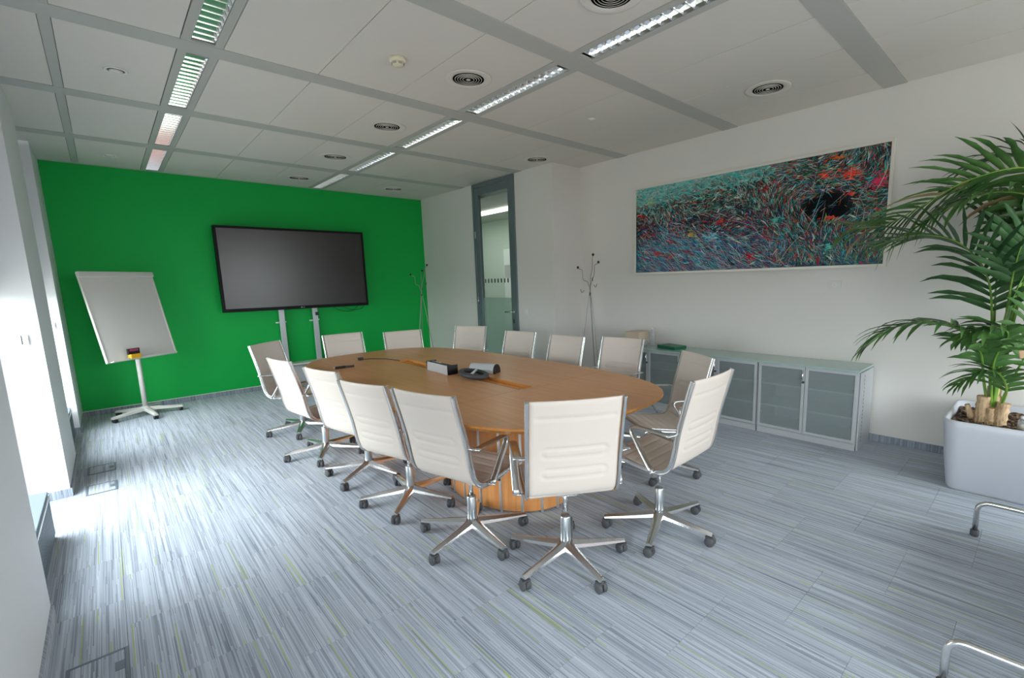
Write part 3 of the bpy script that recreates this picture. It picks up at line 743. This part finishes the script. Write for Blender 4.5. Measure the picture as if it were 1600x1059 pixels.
B(-.06, .06, -.010, .012, .0005, .065).build('felt', M['black'], t, .002); B(-.045, .045, -.0125, -.0102, .035, .060).build('print', M['magenta'], t)

# ================================================================== COAT STANDS
M['wire'] = mat('wire_steel', (.30, .30, .29), .35, .8)
def coat(x, y, rz, label):
    t = thing('coat_stand', label, 'coat stand', (x, y, 0), rz, 'thin wire coat stands')
    for i in range(3):
        a = 2*PI*i/3
        bx, by = .19*math.cos(a), .19*math.sin(a); tx, ty = -.10*math.cos(a+.7), -.10*math.sin(a+.7)
        top = (1.70, 1.62, 1.56)[i]
        P = catmull([(bx, by, .006), (.010*math.cos(a), .010*math.sin(a), 1.27), (tx*.8, ty*.8, top-.12), (tx*.9, ty*.9, top-.04)], 6)
        MB().tube(P, .0045, 6).build('rod', M['wire'], t)
        hx, hy = tx*.9, ty*.9; dx, dy = math.cos(a+3.6), math.sin(a+3.6)
        h = MB().tube(catmull([(hx, hy, top-.04), (hx+.005*dx, hy+.005*dy, top), (hx+.04*dx, hy+.04*dy, top+.015), (hx+.06*dx, hy+.06*dy, top+.03)], 4), .004, 6).build('hook', M['wire'], t)
        MB().lathe([(0, -.017), (.011, -.013), (.016, 0), (.011, .013), (0, .017)], (hx+.062*dx, hy+.062*dy, top+.035), 12).build('knob', M['black'], h)
        MB().tube(catmull([(hx*.8, hy*.8, top-.24), (hx*.8+.03*dx, hy*.8+.03*dy, top-.27), (hx*.8+.05*dx, hy*.8+.05*dy, top-.23)], 4), .0035, 6).build('hook', M['dark'], t)
        MB().lathe([(0, 0), (.010, 0), (.010, .012), (0, .014)], (bx, by, 0), 10).build('foot', M['dark'], t)
    MB().lathe([(0, -.018), (.012, -.016), (.012, .016), (0, .018)], (0, 0, 1.27), 12).build('clamp', M['dark'], t)
coat(4.33, 3.91, .4, 'thin chrome wire coat stand by the white wall right of the glass door')
coat(3.66, 6.90, 1.3, 'thin chrome wire coat stand in the corner by the green wall')

# ================================================================== GLASS FRONTED CABINETS
XF, XK = 4.28, 4.66
def cabinet(y0, y1, label, split):
    t = thing('glass_cabinet', label, 'cabinet', (XF, y0, 0), 0, 'silver glass fronted cabinets along the wall')
    W = y1-y0; D = XK-XF; p = .018
    mb = MB().box(.02, D, 0, p, .0, .655).box(.02, D, W-p, W, 0, .655).box(.02, D, p, W-p, .06, .06+p).box(.02, D, p, W-p, .655-p, .655).box(D-.008, D, p, W-p, .06, .655)
    mb.build('body', M['silver'], t)
    B(.010, .03, 0, W, 0, .056).build('plinth', M['silver'], t)
    for z in (.255, .455): B(.03, D-.01, p, W-p, z, z+.016).build('shelf', M['white'], t)
    for k in range(2):
        a, b = (.003, W/2-.002) if k == 0 else (W/2+.002, W-.003)
        zs = [(.062, .652)]
        for z0, z1 in zs:
            f = .024
            mb = MB().box(0, .018, a, a+f, z0, z1).box(0, .018, b-f, b, z0, z1).box(0, .018, a+f, b-f, z0, z0+f).box(0, .018, a+f, b-f, z1-f, z1)
            d = mb.build('door', M['silver'], t, .001)
            B(.006, .012, a+f, b-f, z0+f, z1-f).build('glass_panel', M['cab_glass'], d)
            for h_ in (.20, .50):
                yy = a+.03 if k == 0 else b-.03
                MB().lathe([(0, 0), (.013, 0), (.013, .006), (0, .006)], (.013, yy, h_), 12, Matrix.Rotation(PI/2, 4, 'Y')).build('hinge', M['silver'], d)
            if k == 1:
                y_ = a-.002+.012
                hd = MB().tube(catmull([(-.001, y_, .625), (-.022, y_, .60), (-.026, y_, .575), (-.016, y_, .545), (-.018, y_, .535)], 4), [.006]*8+[.008]*9, 8)
                hd.build('handle', M['alu'], d)
                MB().lathe([(0, 0), (.011, 0), (.009, .012), (0, .014)], (-.001, y_, .520), 14, Matrix.Rotation(-PI/2, 4, 'Y')).build('lock', M['dark'], d)
cabinet(1.00, 1.80, 'silver glass fronted cabinet nearest the potted palm', False)
cabinet(1.81, 2.61, 'silver glass fronted cabinet in the middle of the row', False)
cabinet(2.62, 3.42, 'silver glass fronted cabinet at the far end of the row by the coat stand', True)
tag(B(XF-.015, XK+.01, .99, 3.43, .6555, .672).build('cabinet_glass_top', M['top_glass'], None, .002), 'long pale green glass top lying over the three cabinets', 'worktop')
t = thing('side_panel_perforated', 'grey perforated end panel fixed to the right end of the cabinet row', 'panel', (XF+.03, .985, 0))
B(0, .345, 0, .012, 0, .652).build('panel', M['silver'], t, .001)
mb = MB()
for i in range(18): mb.box(.075, .083, -.0015, .0, .06+i*.032, .078+i*.032)
mb.build('slots', M['slate'], t)

t = thing('green_box', 'flat dark green cardboard box on the glass cabinet top', 'box', (4.47, 2.84, .6725), math.radians(-12))
B(-.09, .09, -.13, .13, 0, .024).build('tray', M['green_box'], t, .002); B(-.092, .092, -.132, .132, .025, .034).build('lid', M['green_box'], t, .002)
t = thing('water_bottle', 'clear plastic water bottle on the far end of the glass cabinet top', 'bottle', (4.52, 3.13, .6725))
MB().lathe([(.0, 0), (.030, 0), (.032, .008), (.032, .12), (.030, .15), (.014, .18), (.012, .19), (0, .19)], n=20).build('bottle_body', M['bottle'], t)
MB().lathe([(0, .19), (.014, .19), (.014, .207), (0, .207)], n=16).build('cap', M['white'], t)
t = thing('glass_tumbler', 'small square glass beside the water bottle on the cabinet top', 'glass', (4.44, 3.17, .6725))
MB().lathe([(.0, 0), (.030, 0), (.033, .065), (.030, .065), (.027, .006), (0, .006)], n=18).build('tumbler', M['bottle'], t)
t = thing('cardboard_box', 'beige cardboard box on the far end of the cabinet top behind a chair', 'box', (4.47, 3.31, .6725), .1)
B(-.11, .11, -.09, .09, 0, .155).build('carton', M['beech'], t, .002); B(-.115, .115, -.095, .095, .156, .164).build('lid', M['beech'], t, .001)

# ================================================================== WALL SWITCHES
M['plate'] = mat('switch_plate', (.74, .73, .70), .45)
def wall_plate(name, loc, rot, w_, h_, label, kind):
    t = thing(name, label, 'socket' if kind == 'round' else 'switch', loc); t.rotation_euler = rot
    B(-w_/2, w_/2, -.009, 0, -h_/2, h_/2).build('plate', M['plate'], t, .002)
    if kind == 'round': MB().lathe([(.014, 0), (.021, 0), (.021, .004), (.014, .001), (.014, 0)], (0, -.009, 0), 20, Matrix.Rotation(PI/2, 4, 'X')).build('socket_well', M['white'], t)
    elif kind == 'card': B(-.035, .01, -.013, -.0095, -.028, .028).build('rocker', M['white'], t, .001); B(.022, .027, -.0115, -.0092, -.03, .03).build('slot', M['dark'], t)
    else: B(-w_/2+.012, w_/2-.012, -.013, -.0095, -h_/2+.012, h_/2-.012).build('rocker', M['white'], t, .001)
wall_plate('wall_control', (-.455, 4.72, 1.14), (0, 0, 0), .11, .075, 'white room control plate on the near face of the pier', 'card')
wall_plate('wall_switch', (-.41, 6.85, 1.13), (0, 0, 0), .05, .07, 'small white switch on the narrow pier beside the green wall', 'rocker')
wall_plate('wall_socket', (XW-.001, 1.33, 1.34), (0, 0, -PI/2), .10, .075, 'white double outlet plate on the wall below the painting', 'round')
wall_plate('light_switch', (XB-.001, 4.97, 1.03), (0, 0, -PI/2), .08, .08, 'white light switch right of the glass door', 'rocker')
wall_plate('thermostat', (XB-.001, 6.30, 1.16), (0, 0, -PI/2), .05, .07, 'tiny white switch left of the glass door', 'rocker')

# floor outlet lids
def lid(x, y, wx, wy, label):
    t = thing('floor_outlet', label, 'floor box', (x, y, .0005)); f = .012
    MB().box(-wx, wx, -wy, -wy+f, 0, .004).box(-wx, wx, wy-f, wy, 0, .004).box(-wx, -wx+f, -wy+f, wy-f, 0, .004).box(wx-f, wx, -wy+f, wy-f, 0, .004).build('frame', M['bench'], t)
    B(-wx+f+.001, wx-f-.001, -wy+f+.001, wy-f-.001, 0, .003).build('lid', M['carpet'], t)
    B(wx-f-.03, wx-f-.002, -.03, .03, .0031, .0045).build('finger_tab', M['bench'], t)
lid(-.18, 4.75, .085, .115, 'carpeted floor outlet lid beside the pier with the control plate'); lid(-.18, 5.28, .085, .115, 'carpeted floor outlet lid second from the camera by the pier')
lid(-.19, 2.37, .09, .115, 'carpeted floor outlet lid at the bottom left edge of the view')

# ================================================================== PAINTING
t = thing('abstract_painting', 'wide abstract painting of tangled teal, red and black strokes in a pale frame', 'painting', (XW-.02, 2.22, 1.985))
PH, PV = 1.262, .497
f = .022
for a in ((-.022, .018, -PH, PH, -PV, -PV+f), (-.022, .018, -PH, PH, PV-f, PV), (-.022, .018, -PH, -PH+f, -PV+f, PV-f), (-.022, .018, PH-f, PH, -PV+f, PV-f)): B(*a).build('frame_bar', M['canvas_frame'], t, .001)
def vcmat():
    m = mat('printed_canvas', (.5, .5, .5), .6, spec=.1); N, L, B_ = nodes(m); a = N.new('ShaderNodeVertexColor'); a.layer_name = 'Col'; L.new(a.outputs[0], B_.inputs['Base Color']); return m
M['print'] = vcmat()
rng = random.Random(11)
# picture coordinates: u 0..1 left to right as seen (y decreasing), v 0..1 bottom to top
PW = 2*(PH-f); PVH = 2*(PV-f)
TEAL = [(.04, .40, .38), (.08, .50, .48), (.20, .52, .48), (.02, .22, .24), (.30, .66, .60)]
BLUE = [(.01, .14, .30), (.03, .30, .48), (.06, .50, .66), (.03, .06, .28), (.22, .64, .76)]
RED = [(.50, .015, .015), (.70, .04, .03), (.40, .01, .04), (.65, .12, .02), (.60, .03, .10)]
DARK = [(.008, .015, .02), (.02, .03, .035), (.03, .02, .025), (.06, .03, .04), (.015, .05, .05)]
GRN = [(.06, .22, .10), (.22, .38, .12), (.04, .14, .09)]
PALE = [(.65, .75, .70), (.60, .45, .42), (.50, .62, .68), (.72, .66, .5)]
PUR = [(.16, .07, .20), (.26, .12, .22), (.12, .10, .28)]
def bgcol(u, v):
    # diagonal horizon: pale teal sky at the upper middle and left
    n = .5+.5*math.sin(u*23+v*9)*math.sin(v*17-u*7)
    if math.hypot((u-.07), (v-.86)*.4) < .0: pass
    hz = .70+.30*u
    c = Vector((.03, .07, .08))
    sky = Vector((.28, .50, .46)); blue = Vector((.05, .20, .28)); dk = Vector((.02, .03, .035)); gr = Vector((.07, .16, .11))
    s_ = max(0, min(1, (v-hz)/.20))*(1 if u < .62 else max(0, 1-(u-.62)/.15))
    b_ = max(0, min(1, (.5-v)/.3))*(.4+.6*n)
    c = dk.lerp(blue, b_*.8); c = c.lerp(gr, .5*n*(1 if u > .6 and v > .4 else .3)); c = c.lerp(sky, s_)
    hole = math.exp(-(((u-.815)/.085)**2+((v-.53)/.16)**2)); c = c.lerp(Vector((.004, .004, .006)), min(1, hole*1.6))
    return c
verts = []; faces = []; cols_ = []
GU, GV = 160, 64
def P3(u, v, d): return (-.012-d, PW/2-u*PW, -PVH/2+v*PVH)
for j in range(GV+1):
    for i in range(GU+1): verts.append(P3(i/GU, j/GV, 0))
for j in range(GV):
    for i in range(GU):
        a = j*(GU+1)+i; faces.append((a, a+1, a+GU+2, a+GU+1)); c = bgcol((i+.5)/GU, (j+.5)/GV); q = rng.uniform(.75, 1.3); cols_.append((c.x*q, c.y*q, c.z*q))
cv = (verts, faces, cols_)
verts, faces, cols_ = [], [], []
def stroke(u, v, ang, ln, wd, c, bend=0, depth=.001, seg=3):
    n0 = len(verts); a = ang
    x, y = u*PW, v*PVH
    for k in range(seg+1):
        q = k/seg; w_ = wd*math.sin(PI*(.08+.84*q))
        nx_, ny_ = -math.sin(a), math.cos(a)
        for s in (-1, 1):
            uu = min(1, max(0, (x+nx_*w_*s)/PW)); vv_ = min(1, max(0, (y+ny_*w_*s)/PVH)); verts.append(P3(uu, vv_, depth))
        x += math.cos(a)*ln/seg; y += math.sin(a)*ln/seg; a += bend
    for k in range(seg): b_ = n0+2*k; faces.append((b_, b_+1, b_+3, b_+2)); cols_.append(c)
def jit(c): q = rng.uniform(.75, 1.25); return (c[0]*q, c[1]*q, c[2]*q)
d_ = .0006
for it in range(15000):
    u, v = rng.random(), rng.random(); d_ += 1e-7
    hz = .70+.30*u; sky = v > hz+.07+rng.uniform(-.12, .12) and u < .62
    hole = ((u-.815)/.08)**2+((v-.53)/.14)**2 < 1
    if hole and rng.random() < .93: continue
    if sky and rng.random() < .80:
        if rng.random() < .4: stroke(u, v, rng.uniform(-.6, .6), rng.uniform(.03, .1), rng.uniform(.003, .010), jit(rng.choice(TEAL[:3]+[(.28, .50, .46), (.22, .42, .40)])), 0, d_)
        continue
    r = rng.random()
    low = v < .40+.10*math.sin(u*9)+rng.uniform(-.12, .12) and u < .60+rng.uniform(-.12, .12)
    if low: pal = (BLUE if r < .42 else TEAL if r < .55 else RED if r < .70 else PUR if r < .82 else DARK if r < .93 else PALE)
    elif u > .62: pal = (TEAL if r < .22 else GRN if r < .37 else RED if r < .58 else DARK if r < .80 else BLUE if r < .90 else PALE)
    elif v > .62: pal = (TEAL if r < .36 else DARK if r < .58 else RED if r < .72 else GRN if r < .84 else PALE)
    else: pal = (DARK if r < .42 else RED if r < .60 else TEAL if r < .72 else PUR if r < .80 else BLUE if r < .92 else PALE)
    if low: ang = rng.gauss(-.55, .30)
    elif u > .62: ang = rng.gauss(1.0+1.2*math.sin(v*5+u*9), .45)
    else: ang = rng.gauss(-.5+.9*math.sin(u*14+v*4), .5)
    big = rng.random() < .10
    stroke(u, v, ang, rng.uniform(.02, .085)*(2.0 if low else 1), rng.uniform(.0008, .0022)*(3.2 if big else 1), jit(rng.choice(pal)), rng.uniform(-.25, .25), d_)
def blob(u, v, r, pal, n=50):
    global d_
    for i in range(n):
        a = rng.uniform(0, 2*PI); q = r*abs(rng.gauss(0, .62)); d_ += 1e-6
        stroke(u+q*math.cos(a)/PW, v+q*.6*math.sin(a)/PVH, rng.uniform(-.5, .5), rng.uniform(.012, .045), rng.uniform(.002, .007), jit(rng.choice(pal)), 0, d_)
R1 = [(.80, .05, .03), (.85, .10, .05)]; PK = [(.75, .04, .12), (.70, .08, .16)]; OR = [(.62, .15, .02), (.5, .12, .03)]
blob(.885, .80, .085, R1, 80); blob(.965, .70, .09, PK, 80); blob(.80, .82, .05, R1, 25); blob(.84, .95, .06, OR, 30); blob(.885, .62, .04, R1, 20); blob(.83, .43, .06, R1, 22)
blob(.07, .83, .10, [(.35, .55, .20), (.5, .62, .3), (.20, .45, .35)], 50); blob(.11, .22, .07, RED, 30); blob(.015, .68, .04, RED, 20); blob(.38, .35, .14, [(.12, .55, .65), (.3, .7, .75), (.1, .35, .6)], 90)
blob(.28, .40, .08, [(.45, .55, .12), (.7, .6, .1), (.6, .25, .08)], 40); blob(.42, .52, .06, RED, 30); blob(.18, .17, .06, OR, 22); blob(.55, .12, .09, RED, 40); blob(.83, .17, .06, [(.1, .6, .55), (.2, .7, .62)], 30)
blob(.60, .78, .10, [(.25, .03, .03), (.35, .08, .06), (.1, .02, .03)], 50); blob(.64, .47, .05, [(.1, .5, .45), (.15, .6, .5)], 25); blob(.42, .72, .10, DARK, 40); blob(.50, .62, .12, DARK, 50)
for i in range(140):   # long wiry twigs
    u = rng.random(); v = rng.random()*.7; d_ += 1e-6
    low = u < .6
    stroke(u, v, rng.gauss(-.6, .25) if low else rng.gauss(1.4, .35), rng.uniform(.12, .35), rng.uniform(.0009, .0018), jit(rng.choice(PALE+BLUE[3:]+[(.6, .12, .1), (.25, .3, .6)])), rng.uniform(-.12, .12), d_, 5)
def colored(name, data, parent):
    v, f_, c = data
    me = bpy.data.meshes.new(name); me.from_pydata(v, [], f_); me.materials.append(M['print'])
    at = me.color_attributes.new('Col', 'FLOAT_COLOR', 'CORNER'); buf = []
    for p, cc in zip(me.polygons, c): buf += [cc[0], cc[1], cc[2], 1]*p.loop_total
    at.data.foreach_set('color', buf); o = bpy.data.objects.new(name, me); COL.objects.link(o); o.parent = parent; return o
colored('canvas', cv, t); bs = colored('brush_strokes', (verts, faces, cols_), t); bs['kind'] = 'stuff'
B(-.010, .018, -PH+f, PH-f, -PV+f, PV-f).build('backing_board', M['dark'], t)

# ================================================================== PLANTER + PALM
t = thing('planter', 'large pale grey square planter with rounded corners on the floor at the right edge', 'planter', (4.25, -.13, 0))
def rr(hx, hy, r, n=6):
    o = []
    for cx, cy, a0 in ((hx-r, hy-r, 0), (-hx+r, hy-r, PI/2), (-hx+r, -hy+r, PI), (hx-r, -hy+r, 1.5*PI)):
        for i in range(n+1): a = a0+PI/2*i/n; o.append((cx+r*math.cos(a), cy+r*math.sin(a)))
    return o
ox, oy = .36, .56
lev = [(0, -.055, .05), (.02, -.045, .06), (.20, -.022, .08), (.42, -.004, .09), (.465, 0, .09), (.475, -.006, .085), (.475, -.022, .07), (.40, -.03, .06)]
vv = []; k = 28
for z, d, r in lev: vv += [(x, y, z) for x, y in rr(ox+d, oy+d, r)]
fs = [(i*k+j, i*k+(j+1) % k, (i+1)*k+(j+1) % k, (i+1)*k+j) for i in range(len(lev)-1) for j in range(k)]+[tuple(reversed(range(k)))]
MB().add(vv, fs, True).build('pot', M['pot'], t)
# lumpy bark soil
vv = []; fs = []; rg = random.Random(3); nx_, ny_ = 44, 64
for j in range(ny_+1):
    for i in range(nx_+1):
        x = lerp(-ox+.035, ox-.035, i/nx_); y = lerp(-oy+.035, oy-.035, j/ny_); vv.append((x, y, .428+rg.uniform(-.010, .012)+.008*math.sin(x*21)*math.cos(y*17)))
for j in range(ny_):
    for i in range(nx_): a = j*(nx_+1)+i; fs.append((a, a+1, a+nx_+2, a+nx_+1))
so = MB().add(vv, fs).build('soil', M['soil'], t); so['kind'] = 'stuff'
mb = MB()
for i in range(260):
    x, y = rg.uniform(-ox+.06, ox-.06), rg.uniform(-oy+.06, oy-.06); s_ = rg.uniform(.006, .020)
    Mx = Matrix.Translation((x, y, .437)) @ Matrix.Rotation(rg.uniform(0, 6), 4, 'Z') @ Matrix.Rotation(rg.uniform(-.5, .5), 4, 'X')
    mb.box(-s_, s_, -s_*.5, s_*.5, -s_*.3, s_*.3, Mx)
ch_ = mb.build('bark_chips', M['soil'], t); ch_['kind'] = 'stuff'

PB = Vector((4.20, .206, .43))
pl = thing('palm_plant', 'tall kentia palm with arching green fronds growing in the grey planter', 'plant', tuple(PB))
FR = {
'f1':[(4.2, 0.206, 0.428), (4.28, 0.178, 1.025), (4.28, 0.058, 1.631), (4.18, 0.042, 1.904), (4.05, 0.184, 2.032), (3.95, 0.43, 1.984), (3.88, 0.631, 1.854), (3.82, 0.801, 1.756), (3.78, 0.976, 1.743)],
'f11':[(4.2, 0.206, 0.428), (4.22, 0.19, 1.0), (4.2, 0.1, 1.55), (4.1, 0.12, 1.83), (3.98, 0.28, 1.90), (3.88, 0.46, 1.84), (3.80, 0.62, 1.72)],
'f2':[(4.2, 0.206, 0.428), (4.15, 0.247, 1.033), (4.08, 0.285, 1.364), (4.02, 0.377, 1.548), (3.96, 0.497, 1.646), (3.9, 0.671, 1.674), (3.86, 0.873, 1.617)],
'f3':[(4.2, 0.206, 0.428), (4.15, 0.256, 0.692), (4.05, 0.293, 0.936), (3.95, 0.404, 1.075), (3.87, 0.574, 1.103), (3.82, 0.736, 1.056), (3.78, 0.867, 0.918)],
'f4':[(4.2, 0.206, 0.428), (4.1, 0.146, 0.654), (4.0, 0.181, 0.79), (3.92, 0.257, 0.813), (3.86, 0.357, 0.727)],
'f5':[(4.2, 0.206, 0.428), (4.1, 0.191, 1.041), (4.02, 0.175, 1.402), (3.95, 0.14, 1.624), (3.9, 0.059, 1.824)],
'f6':[(4.2, 0.206, 0.428), (4.32, 0.149, 1.192), (4.42, 0.06, 1.796), (4.42, 0.144, 2.103), (4.42, 0.283, 2.169), (4.4, 0.452, 2.129)],
'f7':[(4.2, 0.206, 0.428), (4.2, 0.087, 0.874), (4.15, -0.023, 1.205), (4.1, -0.217, 1.248)],
'f8':[(4.2, 0.206, 0.428), (4.1, 0.221, 0.832), (4.0, 0.165, 1.044), (3.9, 0.249, 1.088), (3.8, 0.368, 1.019)],
'f9':[(4.2, 0.206, 0.428), (4.15, 0.213, 0.994), (4.15, 0.134, 1.36), (4.1, 0.042, 1.622)],
'f10':[(4.2, 0.206, 0.428), (4.3, 0.262, 1.317), (4.36, 0.27, 1.694), (4.4, 0.37, 1.916), (4.42, 0.544, 1.985)],
}
lr = random.Random(5)
def leaflet(base, d, nrm, ln, wd, droop):
    vv = []; n = 6; p = base.copy(); dd = d.normalized()
    for i in range(n+1):
        q = i/n; w_ = wd*(.35+.65*math.sin(PI*min(1, q*1.5+.12)/1.0)) if q < .55 else wd*(1-((q-.55)/.45)**1.4)*.92
        w_ = max(w_, .0006); sd = dd.cross(nrm).normalized(); up_ = sd.cross(dd).normalized()
        vv += [p-sd*w_+up_*w_*.35, p, p+sd*w_+up_*w_*.35]
        dd = (dd+Vector((0, 0, -1))*droop*(.35+q)).normalized(); p = p+dd*ln/n
        if p.x > .44: p.x = .44
    f = []
    for i in range(n):
        a = i*3; f += [(a, a+1, a+4, a+3), (a+1, a+2, a+5, a+4)]
    return vv, f
def frond(key, start, cnt, ln, wd, m, droop, sub=True, side_tilt=.25, asym=0, dry=0, fwd_=.55, rad=.010):
    P = catmull([Vector(p)-PB for p in FR[key]], 10); A = arc(P); T = A[-1]; n = len(P)
    fr = MB().tube(P, [lerp(rad, .0022, min(1, A[i]/T)) for i in range(n)], 7).build('frond', M['stem'], pl)
    joined = MB()
    for i in range(cnt):
        q = lerp(start, .995, i/(cnt-1)); dist = q*T; j = min(max(k for k in range(n) if A[k] <= dist+1e-9), n-2)
        b = P[j].lerp(P[j+1], (dist-A[j])/(A[j+1]-A[j])); tg = (P[j+1]-P[j]).normalized()
        sd = tg.cross(Vector((0, 0, 1)));
        if sd.length < .2: sd = Vector((0, 1, 0)).cross(tg)
        sd.normalize(); upn = sd.cross(tg).normalized(); rq = (q-start)/(1-start)
        prof = .55+.45*math.sin(PI*min(1, .25+rq*.65)); prof *= (1-.35*max(0, rq-.7)/.3)
        for s in (-1, 1):
            f_ = fwd_+.5*rq+lr.uniform(-.08, .08)
            d = (sd*s*(1-.35*rq)+tg*f_+upn*(side_tilt-s*asym+lr.uniform(-.10, .10))).normalized()
            v_, fc = leaflet(b, d, upn, ln*prof*lr.uniform(.85, 1.12), wd*lr.uniform(.85, 1.1), droop*(1+.5*s*(asym > 0))*lr.uniform(.7, 1.35))
            if sub:
                mm = M['leaf_dry'] if lr.random() < dry else m
                MB().add(v_, fc, True).build('leaflet', mm, fr)
            else: joined.add(v_, fc, True)
    if not sub: jo = joined.build('leaflets', m, fr); jo['kind'] = 'stuff'
frond('f1', .48, 32, .52, .023, M['leaf'], .16, dry=.10, rad=.012, side_tilt=.15, asym=.35)
frond('f11', .52, 18, .36, .021, M['leaf'], .24, dry=.25, sub=False)
frond('f2', .44, 22, .44, .020, M['leaf_dark'], .10, side_tilt=.15, asym=.15)
frond('f3', .38, 23, .34, .018, M['leaf'], .20)
frond('f4', .40, 13, .24, .016, M['leaf'], .16)
frond('f5', .66, 13, .30, .024, M['leaf_dark'], .06, side_tilt=.1)
frond('f6', .52, 20, .42, .022, M['leaf_dark'], .12, sub=False)
frond('f7', .45, 14, .34, .020, M['leaf'], .12, sub=False)
frond('f8', .42, 17, .26, .021, M['leaf'], .20)
frond('f9', .45, 8, .30, .026, M['leaf_lime'], .03, fwd_=1.6, side_tilt=.05)
frond('f10', .50, 20, .40, .021, M['leaf_dark'], .14, sub=False)
# trunk: cluster of chopped pale stumps
for (dx, dy, h_, r0, r1, lx, ly) in ((-.03, .045, .20, .046, .034, -.01, .0), (-.045, -.035, .17, .044, .034, .0, -.02), (.02, .0, .26, .050, .036, .0, .0), (-.02, .085, .13, .026, .014, -.02, .04), (-.05, .005, .13, .040, .022, -.01, .0)):
    P = [(dx+lx*q, dy+ly*q, -.02+h_*q) for q in (0, .15, .4, .7, 1)]
    MB().tube(catmull(P, 3), [r0*(1.15-.0*i) if i < 3 else lerp(r0, r1, i/12)*(1+.10*math.sin(i*2.3)) for i in range(13)], 9).build('trunk', M['trunk'], pl)
for a, h_ in ((.3, .62), (2.2, .5), (3.6, .55), (5.0, .66)):
    MB().tube(catmull([(0, 0, .05), (.03*math.cos(a), .03*math.sin(a), .3), (.05*math.cos(a), .05*math.sin(a), h_)], 5), [lerp(.014, .008, i/10) for i in range(11)], 7).build('stalk', M['stem'], pl)

t = thing('wooden_plant_support', 'pale wooden slatted plant support at the right edge among the palm leaves', 'plant support', (4.02, -.02, .43))
B(-.012, .012, -.05, -.02, 0, .80).build('post', M['pine'], t, .003)
for i, z in enumerate((.50, .58, .655)):
    Mx = Matrix.Translation((-.02, -.02, z)) @ Matrix.Rotation(-.22+.12*i, 4, 'X')
    MB().box(-.006, .006, -.16, .145-.02*i, 0, .050, Mx).build('slat', M['pine'], t, .004)
t = thing('plant_food_bottle', 'small clear bottle with a pinkish label standing in the planter soil', 'bottle', (4.03, .055, .437))
MB().lathe([(0, 0), (.020, 0), (.022, .006), (.022, .07), (.010, .085), (0, .085)], n=16).build('bottle_body', M['bottle'], t)
MB().lathe([(.0225, .015), (.0228, .015), (.0228, .055), (.0225, .055), (.0225, .015)], n=16).build('label', M['stitch'], t)
MB().lathe([(0, .085), (.011, .085), (.011, .1), (0, .1)], n=12).build('cap', M['white'], t)

# ================================================================== SOFA (only its chrome front legs reach the view)
t = thing('low_sofa', 'low dark sofa at the right edge, only its bent chrome tube legs in view', 'sofa', (1.95, .14, 0), math.radians(1.5))
for sx in (0, 1.35):
    P = [(sx, 0, .03), (sx, 0, .15)]+[(sx, -.05*(1-math.cos(a)), .15+.05*math.sin(a)) for a in (.4, .8, 1.2, 1.57)]+[(sx, -.75, .20)]+[(sx, -.75-.05*math.sin(a), .15+.05*math.cos(a)) for a in (.4, .8, 1.2, 1.57)]+[(sx, -.80, .03)]
    MB().tube(P, .0125, 12).build('tube_leg', M['alu'], t)
    for y_ in (0, -.80): MB().lathe([(0, 0), (.017, 0), (.020, .006), (.019, .034), (.0, .036)], (sx, y_, 0), 16).build('foot', M['caster'], t)
for y_ in (-.34, -.70): MB().tube([(0, y_, .213), (1.35, y_, .213)], .011, 10).build('cross_tube', M['alu'], t)
for k in range(2):
    B(-.05+k*.73, .67+k*.73, -.92, -.30, .226, .40).build('seat_cushion', M['mesh_dark'], t, .03)
    B(-.05+k*.73, .67+k*.73, -1.05, -.93, .226, .78).build('back_cushion', M['mesh_dark'], t, .03)
